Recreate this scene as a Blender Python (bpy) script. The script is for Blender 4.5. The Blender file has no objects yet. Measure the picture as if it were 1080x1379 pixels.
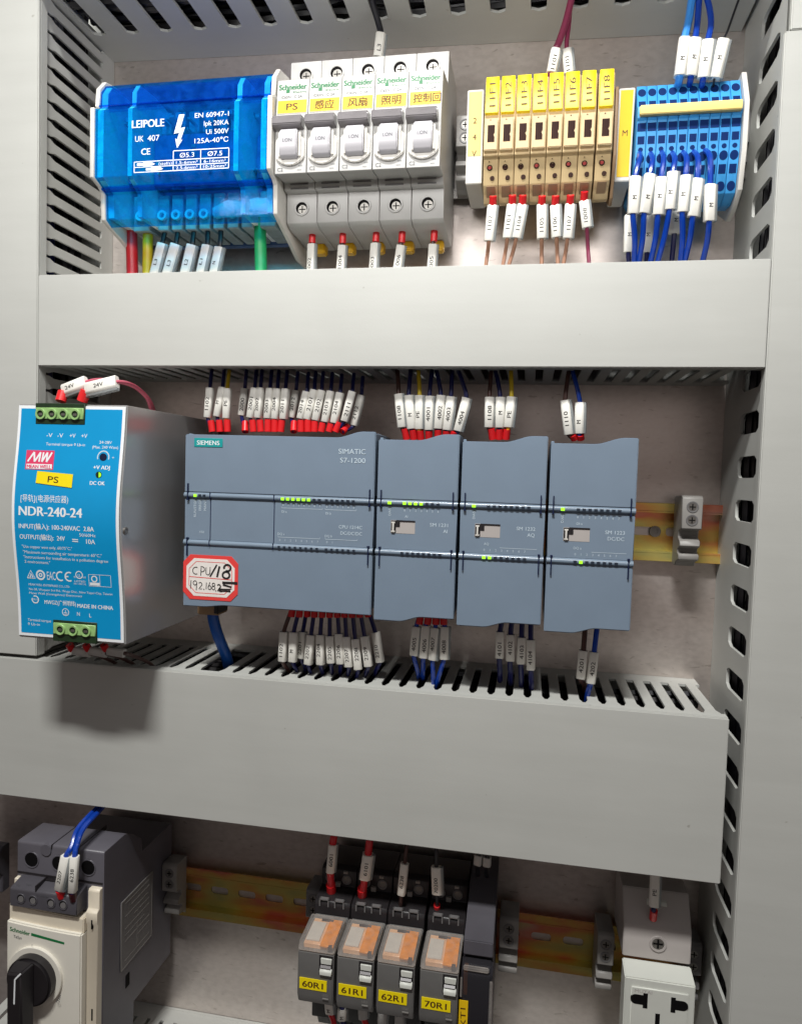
import bpy, bmesh, math, random
from mathutils import Matrix, Vector
random.seed(7)
SC = bpy.context.scene
COL = SC.collection
S = 0.001                                   # all sizes below are millimetres: x right, z up, d out of the panel

def P(x, z, d):
    return (x * S, -d * S, z * S)

# ------------------------------------------------------------------ camera, world, lamps, exposure
cam = bpy.data.cameras.new('camera')
cam_ob = bpy.data.objects.new('camera', cam)
COL.objects.link(cam_ob)
cam.sensor_fit = 'AUTO'
cam.sensor_width = 36.0
cam.lens = 24.805
cam.clip_start = 0.01
cam.clip_end = 50
R3 = Matrix(((0.98339618, -0.03919163, 0.17718907), (0.17888053, 0.04493854, -0.98284398), (0.03055663, 0.99822069, 0.05120301)))
cam_ob.matrix_world = Matrix.Translation(P(191.5, -22.94, 450.86)) @ R3.to_4x4()
SC.camera = cam_ob
SC.view_settings.view_transform = 'Standard'
SC.view_settings.look = 'None'
SC.view_settings.exposure = 0.0
SC.view_settings.gamma = 1.0

world = bpy.data.worlds.new('World')
SC.world = world
world.use_nodes = True
wn = world.node_tree
wn.nodes['Background'].inputs['Strength'].default_value = 1.0
# a plain room: dim above, dark below, horizon band brightened for the plate's reflections
tc = wn.nodes.new('ShaderNodeTexCoord')
sp = wn.nodes.new('ShaderNodeSeparateXYZ')
mr = wn.nodes.new('ShaderNodeMapRange')
mr.inputs['From Min'].default_value = -1.0
mr.inputs['From Max'].default_value = 1.0
rp = wn.nodes.new('ShaderNodeValToRGB')
rp.color_ramp.elements[0].position = 0.40
rp.color_ramp.elements[0].color = (0.035, 0.028, 0.026, 1)
rp.color_ramp.elements[1].position = 0.66
rp.color_ramp.elements[1].color = (0.12, 0.12, 0.125, 1)
for pos_, c_ in ((0.478, (0.33, 0.265, 0.24, 1)), (0.545, (0.43, 0.375, 0.35, 1))):
    rp.color_ramp.elements.new(pos_).color = c_
wn.links.new(tc.outputs['Generated'], sp.inputs[0])
wn.links.new(sp.outputs['Z'], mr.inputs['Value'])
wn.links.new(mr.outputs[0], rp.inputs[0])
wn.links.new(rp.outputs[0], wn.nodes['Background'].inputs['Color'])

def area_lamp(name, x, z, d, tx, tz, td, sx, sy, watts, colour):
    l = bpy.data.lights.new(name, 'AREA')
    l.shape = 'RECTANGLE'
    l.size, l.size_y = sx * S, sy * S
    l.energy = watts
    l.color = colour
    o = bpy.data.objects.new(name, l)
    COL.objects.link(o)
    a, b = Vector(P(x, z, d)), Vector(P(tx, tz, td))
    o.location = a
    o.rotation_euler = (b - a).to_track_quat('-Z', 'Y').to_euler()
    return o
area_lamp('ceiling_tube', 70, 870, 715, 100, -60, 60, 250, 70, 15.0, (1.0, 0.99, 0.965))
area_lamp('top_row_fill', 110, 172, 245, 110, 185, 0, 360, 36, 0.47, (1.0, 0.99, 0.97))  # unseen fill strip, added to light the top row from the front

# ------------------------------------------------------------------ materials
def lin(c):
    c /= 255.0
    return c / 12.92 if c <= 0.04045 else ((c + 0.055) / 1.055) ** 2.4

def rgba(c):
    return (lin(c[0]), lin(c[1]), lin(c[2]), 1.0)

MATS = {}
def mat(name, rgb, rough=0.45, metal=0.0, var=0.06, scale=90.0, bump=0.0, bscale=900.0, spec=0.5, emit=None, coat=0.0, trans=0.0):
    m = bpy.data.materials.new(name)
    m.use_nodes = True
    nt = m.node_tree
    b = nt.nodes['Principled BSDF']
    b.inputs['Roughness'].default_value = rough
    b.inputs['Metallic'].default_value = metal
    b.inputs['Specular IOR Level'].default_value = spec
    b.inputs['Coat Weight'].default_value = coat
    base = rgba(rgb)
    if var > 0:
        t = nt.nodes.new('ShaderNodeTexCoord')
        n = nt.nodes.new('ShaderNodeTexNoise')
        n.inputs['Scale'].default_value = scale
        n.inputs['Detail'].default_value = 6
        r = nt.nodes.new('ShaderNodeValToRGB')
        r.color_ramp.elements[0].position = 0.3
        r.color_ramp.elements[1].position = 0.7
        r.color_ramp.elements[0].color = tuple(max(0, c * (1 - var)) for c in base[:3]) + (1,)
        r.color_ramp.elements[1].color = tuple(min(1, c * (1 + var)) for c in base[:3]) + (1,)
        nt.links.new(t.outputs['Object'], n.inputs['Vector'])
        nt.links.new(n.outputs['Fac'], r.inputs[0])
        nt.links.new(r.outputs[0], b.inputs['Base Color'])
    else:
        b.inputs['Base Color'].default_value = base
    if bump > 0:
        t2 = nt.nodes.new('ShaderNodeTexCoord')
        n2 = nt.nodes.new('ShaderNodeTexNoise')
        n2.inputs['Scale'].default_value = bscale
        n2.inputs['Detail'].default_value = 3
        bp = nt.nodes.new('ShaderNodeBump')
        bp.inputs['Strength'].default_value = bump
        bp.inputs['Distance'].default_value = 0.0004
        nt.links.new(t2.outputs['Object'], n2.inputs['Vector'])
        nt.links.new(n2.outputs['Fac'], bp.inputs['Height'])
        nt.links.new(bp.outputs[0], b.inputs['Normal'])
    if emit:
        b.inputs['Emission Color'].default_value = rgba(rgb)
        b.inputs['Emission Strength'].default_value = emit
    MATS[name] = m
    return m

def see_through(name, tint, surf, fac, rough=0.12, noise=0.0):
    """tinted clear plastic: a mix of a coloured transparent sheet and a glossy plastic surface"""
    m = bpy.data.materials.new(name)
    m.use_nodes = True
    nt = m.node_tree
    b = nt.nodes['Principled BSDF']
    b.inputs['Base Color'].default_value = rgba(surf)
    b.inputs['Roughness'].default_value = rough
    b.inputs['Coat Weight'].default_value = 0.3
    tr = nt.nodes.new('ShaderNodeBsdfTransparent')
    tr.inputs[0].default_value = rgba(tint)
    mx = nt.nodes.new('ShaderNodeMixShader')
    mx.inputs[0].default_value = fac
    if noise:
        t = nt.nodes.new('ShaderNodeTexCoord')
        n = nt.nodes.new('ShaderNodeTexNoise')
        n.inputs['Scale'].default_value = 120
        n.inputs['Detail'].default_value = 8
        n.inputs['Distortion'].default_value = 1.5
        r = nt.nodes.new('ShaderNodeMapRange')
        r.inputs['From Min'].default_value = 0.35
        r.inputs['From Max'].default_value = 0.7
        r.inputs['To Min'].default_value = fac - noise
        r.inputs['To Max'].default_value = fac + noise
        nt.links.new(t.outputs['Object'], n.inputs['Vector'])
        nt.links.new(n.outputs['Fac'], r.inputs['Value'])
        nt.links.new(r.outputs[0], mx.inputs[0])
    nt.links.new(tr.outputs[0], mx.inputs[1])
    nt.links.new(b.outputs[0], mx.inputs[2])
    nt.links.new(mx.outputs[0], nt.nodes['Material Output'].inputs['Surface'])
    MATS[name] = m
    return m

mat('duct', (184, 185, 180), 0.5, var=0.035, scale=14, bump=0.08)
mat('zinc_plate', (150, 146, 142), 0.3, 0.74)
mat('rail_steel', (150, 146, 142), 0.35, 0.9)
mat('rail_chromate', (190, 160, 80), 0.24, 0.6)
mat('white_plastic', (184, 183, 180), 0.4, var=0.03)
mat('offwhite', (214, 211, 204), 0.42, var=0.03)
mat('grey_plastic', (140, 137, 133), 0.45, var=0.05)
mat('midgrey_plastic', (112, 110, 110), 0.45, var=0.05)
mat('lockbar_grey', (118, 114, 116), 0.22, var=0.08, coat=0.3)
mat('toggle_white', (182, 180, 184), 0.3, var=0.02)
mat('beige', (206, 181, 136), 0.45, var=0.06)
mat('beige_dark', (150, 122, 92), 0.5, var=0.08)
mat('tag_yellow', (246, 222, 10), 0.45, var=0.03)
mat('tag_yellow_deep', (236, 194, 16), 0.5, var=0.03)
mat('pale_yellow', (240, 214, 130), 0.45, var=0.03)
mat('clip_yellow', (235, 185, 25), 0.4, var=0.08)
mat('terminal_blue', (62, 156, 222), 0.4, var=0.06)
mat('terminal_blue_dark', (6, 40, 96), 0.6, var=0.15, spec=0.12)
mat('plc_grey', (119, 135, 152), 0.36, var=0.03, scale=60, bump=0.06)
mat('plc_bar', (118, 134, 150), 0.3, var=0.03, coat=0.25)
mat('plc_dark', (20, 30, 62), 0.55, var=0.1, spec=0.25)
mat('psu_metal', (196, 195, 194), 0.26, 0.55, var=0.05, scale=30)
mat('psu_blue', (0, 148, 206), 0.38, var=0.02)
mat('print_white', (236, 240, 242), 0.5, var=0)
mat('print_pale', (196, 212, 222), 0.5, var=0)
mat('print_black', (28, 26, 26), 0.6, var=0)
mat('print_grey', (84, 86, 90), 0.6, var=0)
mat('print_brown', (84, 52, 14), 0.6, var=0)
mat('print_green', (8, 112, 60), 0.5, var=0)
mat('print_red', (205, 50, 60), 0.5, var=0)
mat('logo_pink', (222, 62, 104), 0.45, var=0)
mat('siemens_teal', (20, 150, 150), 0.45, var=0)
mat('sticker_red', (226, 66, 62), 0.5, var=0.04)
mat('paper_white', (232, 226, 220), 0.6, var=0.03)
mat('connector_green', (146, 184, 116), 0.4, var=0.12, scale=300)
mat('connector_green_dark', (26, 48, 24), 0.5, var=0.2, scale=300)
mat('hole_dark', (14, 13, 14), 0.7, var=0, spec=0.1)
mat('window_brown', (48, 24, 16), 0.6, var=0.2, spec=0.15)
mat('lamp_red', (168, 40, 34), 0.3, var=0)
mat('screw_metal', (150, 147, 142), 0.4, 0.9, var=0.1, scale=500)
mat('led_lit', (150, 235, 40), 0.4, var=0, emit=1.1)
mat('led_off', (34, 44, 58), 0.4, var=0)
mat('black_plastic', (34, 31, 33), 0.4, var=0.12)
mat('charcoal', (76, 74, 80), 0.42, var=0.06, bump=0.08)
mat('breaker_dark', (92, 90, 97), 0.4, var=0.06, bump=0.08)
mat('cream', (224, 214, 194), 0.42, var=0.03)
mat('cream_light', (226, 222, 210), 0.42, var=0.02)
mat('relay_grey', (110, 109, 107), 0.42, var=0.06)
mat('relay_orange', (240, 150, 40), 0.4, var=0.15, scale=260)
mat('relay_peach', (246, 196, 156), 0.35, var=0.15, scale=200)
mat('socket_white', (206, 208, 200), 0.42, var=0.02)
mat('socket_grey', (176, 170, 166), 0.42, var=0.02)
mat('sleeve_white', (232, 230, 222), 0.45, var=0.03, scale=300)
mat('sleeve_dim', (190, 190, 186), 0.4, var=0.05, scale=300)
mat('ferrule_red', (214, 30, 36), 0.35, var=0.06)
mat('ferrule_red2', (226, 40, 44), 0.35, var=0.05)
mat('ferrule_dark', (60, 14, 22), 0.4, var=0.05)
mat('copper', (190, 130, 90), 0.3, 1.0)
mat('wire_black', (26, 26, 32), 0.35, var=0.05)
mat('wire_red', (206, 34, 44), 0.35, var=0.05)
mat('wire_yellow', (206, 178, 30), 0.4, var=0.06)
mat('wire_green', (40, 176, 104), 0.4, var=0.05)
mat('wire_brown', (70, 42, 36), 0.4, var=0.05)
mat('wire_tan', (164, 122, 98), 0.4, var=0.08)
mat('wire_purple', (132, 48, 78), 0.35, var=0.06)
mat('wire_pink', (190, 84, 104), 0.4, var=0.05)
mat('wire_blue', (16, 60, 158), 0.2, var=0.05)
mat('wire_lightblue', (60, 140, 222), 0.3, var=0.05)
mat('wire_navy', (20, 23, 80), 0.3, var=0.06)
mat('cable_blue', (22, 84, 170), 0.35, var=0.05)
mat('inner_dark', (76, 104, 152), 0.45, var=0.35, scale=120)
mat('rib_cyan', (246, 250, 250), 0.5, var=0.02)
mat('inner_grey', (150, 164, 168), 0.4, var=0.2, scale=200)
see_through('clear_blue', (134, 232, 253), (8, 104, 200), 0.16, 0.08, 0.10)
see_through('clear_blue_dense', (104, 206, 250), (8, 92, 196), 0.22, 0.08, 0.10)
see_through('clear_cap', (244, 240, 236), (205, 200, 196), 0.22, 0.1, 0.06)
see_through('clear_sleeve', (215, 222, 225), (186, 190, 190), 0.45, 0.2)
see_through('smoked_cap', (150, 145, 150), (80, 78, 84), 0.30, 0.1)

def scuffs():
    """PVC: faint streaks drawn in extrusion, a few dark specks and pale rub marks"""
    nt = MATS['duct'].node_tree
    b = nt.nodes['Principled BSDF']
    src = [l for l in nt.links if l.to_socket == b.inputs['Base Color']][0].from_socket
    t = nt.nodes.new('ShaderNodeTexCoord')
    mp = nt.nodes.new('ShaderNodeMapping'); mp.inputs['Scale'].default_value = (8, 60, 90)
    n = nt.nodes.new('ShaderNodeTexNoise'); n.inputs['Scale'].default_value = 1.0; n.inputs['Detail'].default_value = 7; n.inputs['Roughness'].default_value = 0.7
    r = nt.nodes.new('ShaderNodeValToRGB')
    r.color_ramp.elements[0].position = 0.35; r.color_ramp.elements[0].color = (0.968, 0.968, 0.965, 1)
    r.color_ramp.elements[1].position = 0.66; r.color_ramp.elements[1].color = (1.015, 1.015, 1.015, 1)
    n2 = nt.nodes.new('ShaderNodeTexNoise'); n2.inputs['Scale'].default_value = 170; n2.inputs['Detail'].default_value = 2
    r2 = nt.nodes.new('ShaderNodeValToRGB')
    r2.color_ramp.elements[0].position = 0.75; r2.color_ramp.elements[0].color = (1, 1, 1, 1)
    r2.color_ramp.elements[1].position = 0.79; r2.color_ramp.elements[1].color = (0.72, 0.70, 0.67, 1)
    nt.links.new(t.outputs['Object'], mp.inputs[0]); nt.links.new(mp.outputs[0], n.inputs['Vector']); nt.links.new(t.outputs['Object'], n2.inputs['Vector'])
    nt.links.new(n.outputs['Fac'], r.inputs[0]); nt.links.new(n2.outputs['Fac'], r2.inputs[0])
    m1 = nt.nodes.new('ShaderNodeMixRGB'); m1.blend_type = 'MULTIPLY'; m1.inputs[0].default_value = 1
    m2 = nt.nodes.new('ShaderNodeMixRGB'); m2.blend_type = 'MULTIPLY'; m2.inputs[0].default_value = 1
    nt.links.new(src, m1.inputs[1]); nt.links.new(r.outputs[0], m1.inputs[2])
    nt.links.new(m1.outputs[0], m2.inputs[1]); nt.links.new(r2.outputs[0], m2.inputs[2])
    nt.links.new(m2.outputs[0], b.inputs['Base Color'])
    rr = nt.nodes.new('ShaderNodeMapRange'); rr.inputs['To Min'].default_value = 0.42; rr.inputs['To Max'].default_value = 0.6
    nt.links.new(n.outputs['Fac'], rr.inputs['Value']); nt.links.new(rr.outputs[0], b.inputs['Roughness'])
scuffs()

def zinc():
    """galvanised sheet: cloudy zinc bloom, faint rolling lines, specks"""
    m = MATS['zinc_plate']
    nt = m.node_tree
    b = nt.nodes['Principled BSDF']
    t = nt.nodes.new('ShaderNodeTexCoord')
    n1 = nt.nodes.new('ShaderNodeTexNoise'); n1.inputs['Scale'].default_value = 13; n1.inputs['Detail'].default_value = 5
    n2 = nt.nodes.new('ShaderNodeTexVoronoi'); n2.inputs['Scale'].default_value = 420
    n3 = nt.nodes.new('ShaderNodeTexNoise'); n3.inputs['Scale'].default_value = 330; n3.inputs['Detail'].default_value = 4
    mp = nt.nodes.new('ShaderNodeMapping'); mp.inputs['Scale'].default_value = (0.6, 1, 1)
    nt.links.new(t.outputs['Object'], mp.inputs[0])
    for n in (n1, n2, n3):
        nt.links.new(mp.outputs[0], n.inputs['Vector'])
    r = nt.nodes.new('ShaderNodeValToRGB')
    r.color_ramp.elements[0].position = 0.32; r.color_ramp.elements[1].position = 0.68
    r.color_ramp.elements[0].color = rgba((204, 192, 185)); r.color_ramp.elements[1].color = rgba((226, 219, 214))
    nt.links.new(n1.outputs['Fac'], r.inputs[0])
    mx = nt.nodes.new('ShaderNodeMixRGB'); mx.blend_type = 'MULTIPLY'; mx.inputs[0].default_value = 0.18
    r3 = nt.nodes.new('ShaderNodeValToRGB')
    r3.color_ramp.elements[0].position = 0.36; r3.color_ramp.elements[1].position = 0.6
    r3.color_ramp.elements[0].color = (0.45, 0.42, 0.40, 1); r3.color_ramp.elements[1].color = (1, 1, 1, 1)
    nt.links.new(n3.outputs['Fac'], r3.inputs[0])
    nt.links.new(r.outputs[0], mx.inputs[1]); nt.links.new(r3.outputs[0], mx.inputs[2])
    for l in list(nt.links):
        if l.to_socket == b.inputs['Base Color']:
            nt.links.remove(l)
    nt.links.new(mx.outputs[0], b.inputs['Base Color'])
    mr = nt.nodes.new('ShaderNodeMapRange')
    mr.inputs['To Min'].default_value = 0.27; mr.inputs['To Max'].default_value = 0.42
    nt.links.new(n3.outputs['Fac'], mr.inputs['Value'])
    nt.links.new(mr.outputs[0], b.inputs['Roughness'])
zinc()

def chromate():
    """yellow chromated steel: the passivation layer itself runs gold, rose and green along the rail"""
    nt = MATS['rail_chromate'].node_tree
    b = nt.nodes['Principled BSDF']
    t = nt.nodes.new('ShaderNodeTexCoord')
    mp = nt.nodes.new('ShaderNodeMapping'); mp.inputs['Scale'].default_value = (16, 30, 46)
    n = nt.nodes.new('ShaderNodeTexNoise'); n.inputs['Scale'].default_value = 1.0; n.inputs['Detail'].default_value = 3
    r = nt.nodes.new('ShaderNodeValToRGB')
    e = r.color_ramp.elements
    e[0].position = 0.30; e[0].color = rgba((176, 186, 124))
    e[1].position = 0.74; e[1].color = rgba((214, 190, 140))
    for pos, c in ((0.42, (216, 198, 112)), (0.50, (226, 176, 96)), (0.58, (228, 132, 104)), (0.66, (220, 160, 140))):
        k = e.new(pos); k.color = rgba(c)
    nt.links.new(t.outputs['Object'], mp.inputs[0]); nt.links.new(mp.outputs[0], n.inputs['Vector'])
    nt.links.new(n.outputs['Fac'], r.inputs[0])
    for l in list(nt.links):
        if l.to_socket == b.inputs['Base Color']:
            nt.links.remove(l)
    nt.links.new(r.outputs[0], b.inputs['Base Color'])
chromate()

def spangle():
    """small dark scratches and pits in the zinc"""
    nt = MATS['zinc_plate'].node_tree
    b = nt.nodes['Principled BSDF']
    src = [l for l in nt.links if l.to_socket == b.inputs['Base Color']][0].from_socket
    t = nt.nodes.new('ShaderNodeTexCoord')
    mp = nt.nodes.new('ShaderNodeMapping'); mp.inputs['Scale'].default_value = (110, 300, 420); mp.inputs['Rotation'].default_value = (0, 0.12, 0)
    n = nt.nodes.new('ShaderNodeTexNoise'); n.inputs['Scale'].default_value = 1.0; n.inputs['Detail'].default_value = 2; n.inputs['Distortion'].default_value = 0.6
    r = nt.nodes.new('ShaderNodeValToRGB')
    r.color_ramp.elements[0].position = 0.66; r.color_ramp.elements[0].color = (1, 1, 1, 1)
    r.color_ramp.elements[1].position = 0.72; r.color_ramp.elements[1].color = (0.74, 0.72, 0.70, 1)
    m = nt.nodes.new('ShaderNodeMixRGB'); m.blend_type = 'MULTIPLY'; m.inputs[0].default_value = 1
    nt.links.new(t.outputs['Object'], mp.inputs[0]); nt.links.new(mp.outputs[0], n.inputs['Vector'])
    nt.links.new(n.outputs['Fac'], r.inputs[0]); nt.links.new(src, m.inputs[1]); nt.links.new(r.outputs[0], m.inputs[2])
    nt.links.new(m.outputs[0], b.inputs['Base Color'])
spangle()

# ------------------------------------------------------------------ mesh builder
TEXTS = {}
def glyphs(s):
    if s not in TEXTS:
        cu = bpy.data.curves.new('t', 'FONT')
        cu.body = s
        cu.size = 1.0
        cu.resolution_u = 3
        ob = bpy.data.objects.new('t', cu)
        COL.objects.link(ob)
        me = bpy.data.meshes.new_from_object(ob)
        vs = [(v.co.x, v.co.y) for v in me.vertices]
        fs = [tuple(p.vertices) for p in me.polygons]
        bpy.data.objects.remove(ob)
        bpy.data.curves.remove(cu)
        bpy.data.meshes.remove(me)
        TEXTS[s] = (vs, fs)
    return TEXTS[s]

def catmull(pts, sub=5):
    if len(pts) < 3:
        return pts
    p = [Vector(q) for q in pts]
    p = [p[0] * 2 - p[1]] + p + [p[-1] * 2 - p[-2]]
    out = []
    for i in range(1, len(p) - 2):
        a, b, c, d = p[i - 1:i + 3]
        for k in range(sub):
            t = k / sub
            out.append(0.5 * ((2 * b) + (c - a) * t + (2 * a - 5 * b + 4 * c - d) * t * t + (3 * b - a - 3 * c + d) * t ** 3))
    out.append(p[-2])
    return [tuple(q) for q in out]

class B:
    """collects shapes in millimetres (x, z, d)"""
    def __init__(s):
        s.v, s.f = [], []
    def add(s, vs, fs):
        o = len(s.v)
        s.v += [tuple(v) for v in vs]
        s.f += [tuple(i + o for i in f) for f in fs]
        return s
    def solid(s, loop0, loop1, bev=0.0, seg=2):
        bm = bmesh.new()
        n = len(loop0)
        a = [bm.verts.new(v) for v in loop0]
        b = [bm.verts.new(v) for v in loop1]
        bm.faces.new(a)
        bm.faces.new(b[::-1])
        for i in range(n):
            bm.faces.new((a[i], b[i], b[(i + 1) % n], a[(i + 1) % n]))
        bmesh.ops.recalc_face_normals(bm, faces=bm.faces)
        if bev > 0:
            eds = [e for e in bm.edges if e.calc_face_angle(0) > 0.5]
            bmesh.ops.bevel(bm, geom=eds, offset=bev, segments=seg, affect='EDGES', clamp_overlap=True)
        bm.verts.index_update()
        s.add([v.co[:] for v in bm.verts], [[v.index for v in f.verts] for f in bm.faces])
        bm.free()
        return s
    def px(s, x0, x1, dz, bev=0.0, seg=2):            # profile (d, z) drawn out along x
        return s.solid([(x0, z, d) for d, z in dz], [(x1, z, d) for d, z in dz], bev, seg)
    def pd(s, d0, d1, xz, bev=0.0, seg=2):            # outline (x, z) drawn out along d
        return s.solid([(x, z, d0) for x, z in xz], [(x, z, d1) for x, z in xz], bev, seg)
    def pz(s, z0, z1, xd, bev=0.0, seg=2):
        return s.solid([(x, z0, d) for x, d in xd], [(x, z1, d) for x, d in xd], bev, seg)
    def box(s, x0, x1, z0, z1, d0, d1, bev=0.0, seg=2):
        return s.pd(d0, d1, [(x0, z0), (x1, z0), (x1, z1), (x0, z1)], bev, seg)
    def disc(s, x, z, r, d0, d1, n=18, bev=0.0, rz=None):
        rz = rz or r
        return s.pd(d0, d1, [(x + r * math.cos(6.28319 * i / n), z + rz * math.sin(6.28319 * i / n)) for i in range(n)], bev)
    def ring(s, x, z, ri, ro, d0, d1, n=20):
        vs, fs = [], []
        for i in range(n):
            c, q = math.cos(6.283185 * i / n), math.sin(6.283185 * i / n)
            vs += [(x + ro * c, z + ro * q, d0), (x + ro * c, z + ro * q, d1 - 0.15), (x + (ro - 0.15) * c, z + (ro - 0.15) * q, d1), (x + ri * c, z + ri * q, d1 - 0.1), (x + ri * c, z + ri * q, d0)]
        for i in range(n):
            j = (i + 1) % n
            for k in range(4):
                fs.append((i * 5 + k, j * 5 + k, j * 5 + k + 1, i * 5 + k + 1))
        return s.add(vs, fs)
    def strip(s, x0, x1, dz, t):                       # bent sheet: polyline (d, z) with thickness t, drawn out along x
        n = len(dz)
        off = []
        for i in range(n):
            a = dz[max(0, i - 1)]; b = dz[min(n - 1, i + 1)]
            tx, ty = b[0] - a[0], b[1] - a[1]
            L = math.hypot(tx, ty) or 1
            off.append((dz[i][0] + ty / L * t, dz[i][1] - tx / L * t))
        return s.px(x0, x1, list(dz) + off[::-1])
    def tube(s, pts, r, n=8, cap=True):
        pts = [Vector(p) for p in pts]
        up = Vector((0.3, 0.2, 1)).normalized()
        vs, fs = [], []
        for i, p in enumerate(pts):
            t = (pts[min(i + 1, len(pts) - 1)] - pts[max(i - 1, 0)]).normalized()
            a = (up - t * up.dot(t)).normalized()
            b = t.cross(a)
            up = a
            for k in range(n):
                w = 6.283185 * k / n
                vs.append(p + a * (r * math.cos(w)) + b * (r * math.sin(w)))
        m = len(pts)
        for i in range(m - 1):
            for k in range(n):
                j = (k + 1) % n
                fs.append((i * n + k, i * n + j, (i + 1) * n + j, (i + 1) * n + k))
        if cap:
            fs.append(tuple(range(n))[::-1])
            fs.append(tuple((m - 1) * n + k for k in range(n)))
        return s.add(vs, fs)
    def wall(s, u0, u1, v0, v1, holes, t, fn, hv0=None, hv1=None, n=28, po=5.0):
        """sheet u0..u1 x v0..v1 with one rounded hole per cell; holes = list of (cell_u0, cell_u1, hole_u0, hole_u1, hole_v0, hole_v1); fn(u, v, w) -> (x, z, d)"""
        for cu0, cu1, a0, a1, b0, b1 in holes:
            cx, cy = (a0 + a1) / 2, (b0 + b1) / 2
            angs = sorted([6.283185 * i / n for i in range(n)] + [math.atan2(y - cy, x - cx) % 6.283185 for x in (cu0, cu1) for y in (v0, v1)])
            inner, outer = [], []
            for w in angs:
                c, q = math.cos(w), math.sin(w)
                hx, hy = (a1 - a0) / 2, (b1 - b0) / 2
                # rounded rectangle: corner radius = 35 % of the short side
                rr = 0.35 * min(hx, hy) * 2
                lo, hi = 0.0, hx + hy
                for _ in range(26):
                    m = (lo + hi) / 2
                    x, y = abs(m * c), abs(m * q)
                    ex, ey = x - (hx - rr), y - (hy - rr)
                    inside = (x <= hx and y <= hy) if (ex < 0 or ey < 0) else (ex * ex + ey * ey <= rr * rr)
                    if inside: lo = m
                    else: hi = m
                inner.append((cx + lo * c, cy + lo * q))
                ts = []
                if c > 1e-9: ts.append((cu1 - cx) / c)
                if c < -1e-9: ts.append((cu0 - cx) / c)
                if q > 1e-9: ts.append((v1 - cy) / q)
                if q < -1e-9: ts.append((v0 - cy) / q)
                m = min(ts)
                outer.append((cx + m * c, cy + m * q))
            k = len(angs)
            vs = [fn(u, v, 0) for u, v in outer] + [fn(u, v, 0) for u, v in inner] + [fn(u, v, t) for u, v in inner] + [fn(u, v, t) for u, v in outer]
            fs = []
            for i in range(k):
                j = (i + 1) % k
                for g in range(3):
                    fs.append((g * k + i, g * k + j, (g + 1) * k + j, (g + 1) * k + i))
            s.add(vs, fs)
        return s
    def text(s, txt, x, z, d, h, align='c', ang=0.0, w=None, dfun=None, shear=0.0, fat=0.0):
        """flat print: cap height h, centred (or l / r) on x, z"""
        vs, fs = glyphs(txt)
        if not vs:
            return s
        k = h / 0.72
        x0 = min(v[0] for v in vs); x1 = max(v[0] for v in vs)
        kx = (w / (x1 - x0)) if w else k
        off = {'c': -(x0 + x1) / 2, 'l': -x0, 'r': -x1}[align]
        c, q = math.cos(math.radians(ang)), math.sin(math.radians(ang))
        for rep in ([0.0] if not fat else [-fat, 0.0, fat]):
            out = []
            for a, b in vs:
                b = b * k - h / 2
                a = (a + off) * kx + shear * b + rep
                X, Z = x + a * c - b * q, z + a * q + b * c
                D = dfun(Z) if dfun else d
                out.append((X, Z, D + rep * 0.01))
            s.add(out, fs)
        return s
    def ink(s, pts, wd, d, dfun=None):                 # a pen stroke: flat ribbon through (x, z) points
        pts = [Vector((p[0], p[1])) for p in pts]
        vs, fs = [], []
        for i, p in enumerate(pts):
            t = (pts[min(i + 1, len(pts) - 1)] - pts[max(i - 1, 0)])
            t = t.normalized() if t.length else Vector((1, 0))
            nrm = Vector((-t.y, t.x)) * wd / 2
            for q in (p + nrm, p - nrm):
                vs.append((q.x, q.y, dfun(q.y) if dfun else d))
        for i in range(len(pts) - 1):
            fs.append((2 * i, 2 * i + 1, 2 * i + 3, 2 * i + 2))
        return s.add(vs, fs)
    def flat(s, xz, d, dfun=None):
        return s.add([(x, z, dfun(z) if dfun else d) for x, z in xz], [tuple(range(len(xz)))])

ORG = {}
def mesh(name, b, m, org):
    me = bpy.data.meshes.new(name)
    me.from_pydata([P(v[0] - org[0], v[1] - org[1], v[2] - org[2]) for v in b.v], [], b.f)
    bm = bmesh.new(); bm.from_mesh(me)
    bmesh.ops.recalc_face_normals(bm, faces=bm.faces)
    bm.to_mesh(me); bm.free()
    me.polygons.foreach_set('use_smooth', [True] * len(me.polygons))
    me.set_sharp_from_angle(angle=math.radians(38))
    me.materials.append(MATS[m])
    return me

def link(name, data, parent=None, org=None):
    o = bpy.data.objects.new(name, data)
    COL.objects.link(o)
    if parent:
        o.parent = parent
        ORG[o] = ORG[parent]
    else:
        ORG[o] = org or (0, 0, 0)
        o.location = P(*ORG[o])
    return o

def part(name, b, m, parent):
    return link(name, mesh(name, b, m, ORG[parent]), parent)

def tag(o, label, cat, group=None, kind=None):
    o['label'] = label
    o['category'] = cat
    if group: o['group'] = group
    if kind: o['kind'] = kind
    return o

def thing(name, label, cat, x, z, d=0.0, group=None):
    return tag(link(name, None, None, (x, z, d)), label, cat, group)

def solo(name, b, m, label, cat, x, z, d, group=None):
    return tag(link(name, mesh(name, b, m, (x, z, d)), None, (x, z, d)), label, cat, group)

def shift(root, dz):
    for o in [root] + list(root.children_recursive):
        a = ORG[o]
        ORG[o] = (a[0], a[1] + dz, a[2])
    root.location.z += dz * S

def dup(root, dx=0.0, dz=0.0, dd=0.0, label=None, group=None):
    def rec(o, par):
        c = o.copy()
        COL.objects.link(c)
        if par:
            c.parent = par
            ORG[c] = ORG[par]
        else:
            a = ORG[o]
            ORG[c] = (a[0] + dx, a[1] + dz, a[2] + dd)
            c.location = P(*ORG[c])
        for k in list(o.children):
            rec(k, c)
        return c
    c = rec(root, None)
    if label: c['label'] = label
    if group: c['group'] = group
    return c
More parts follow.
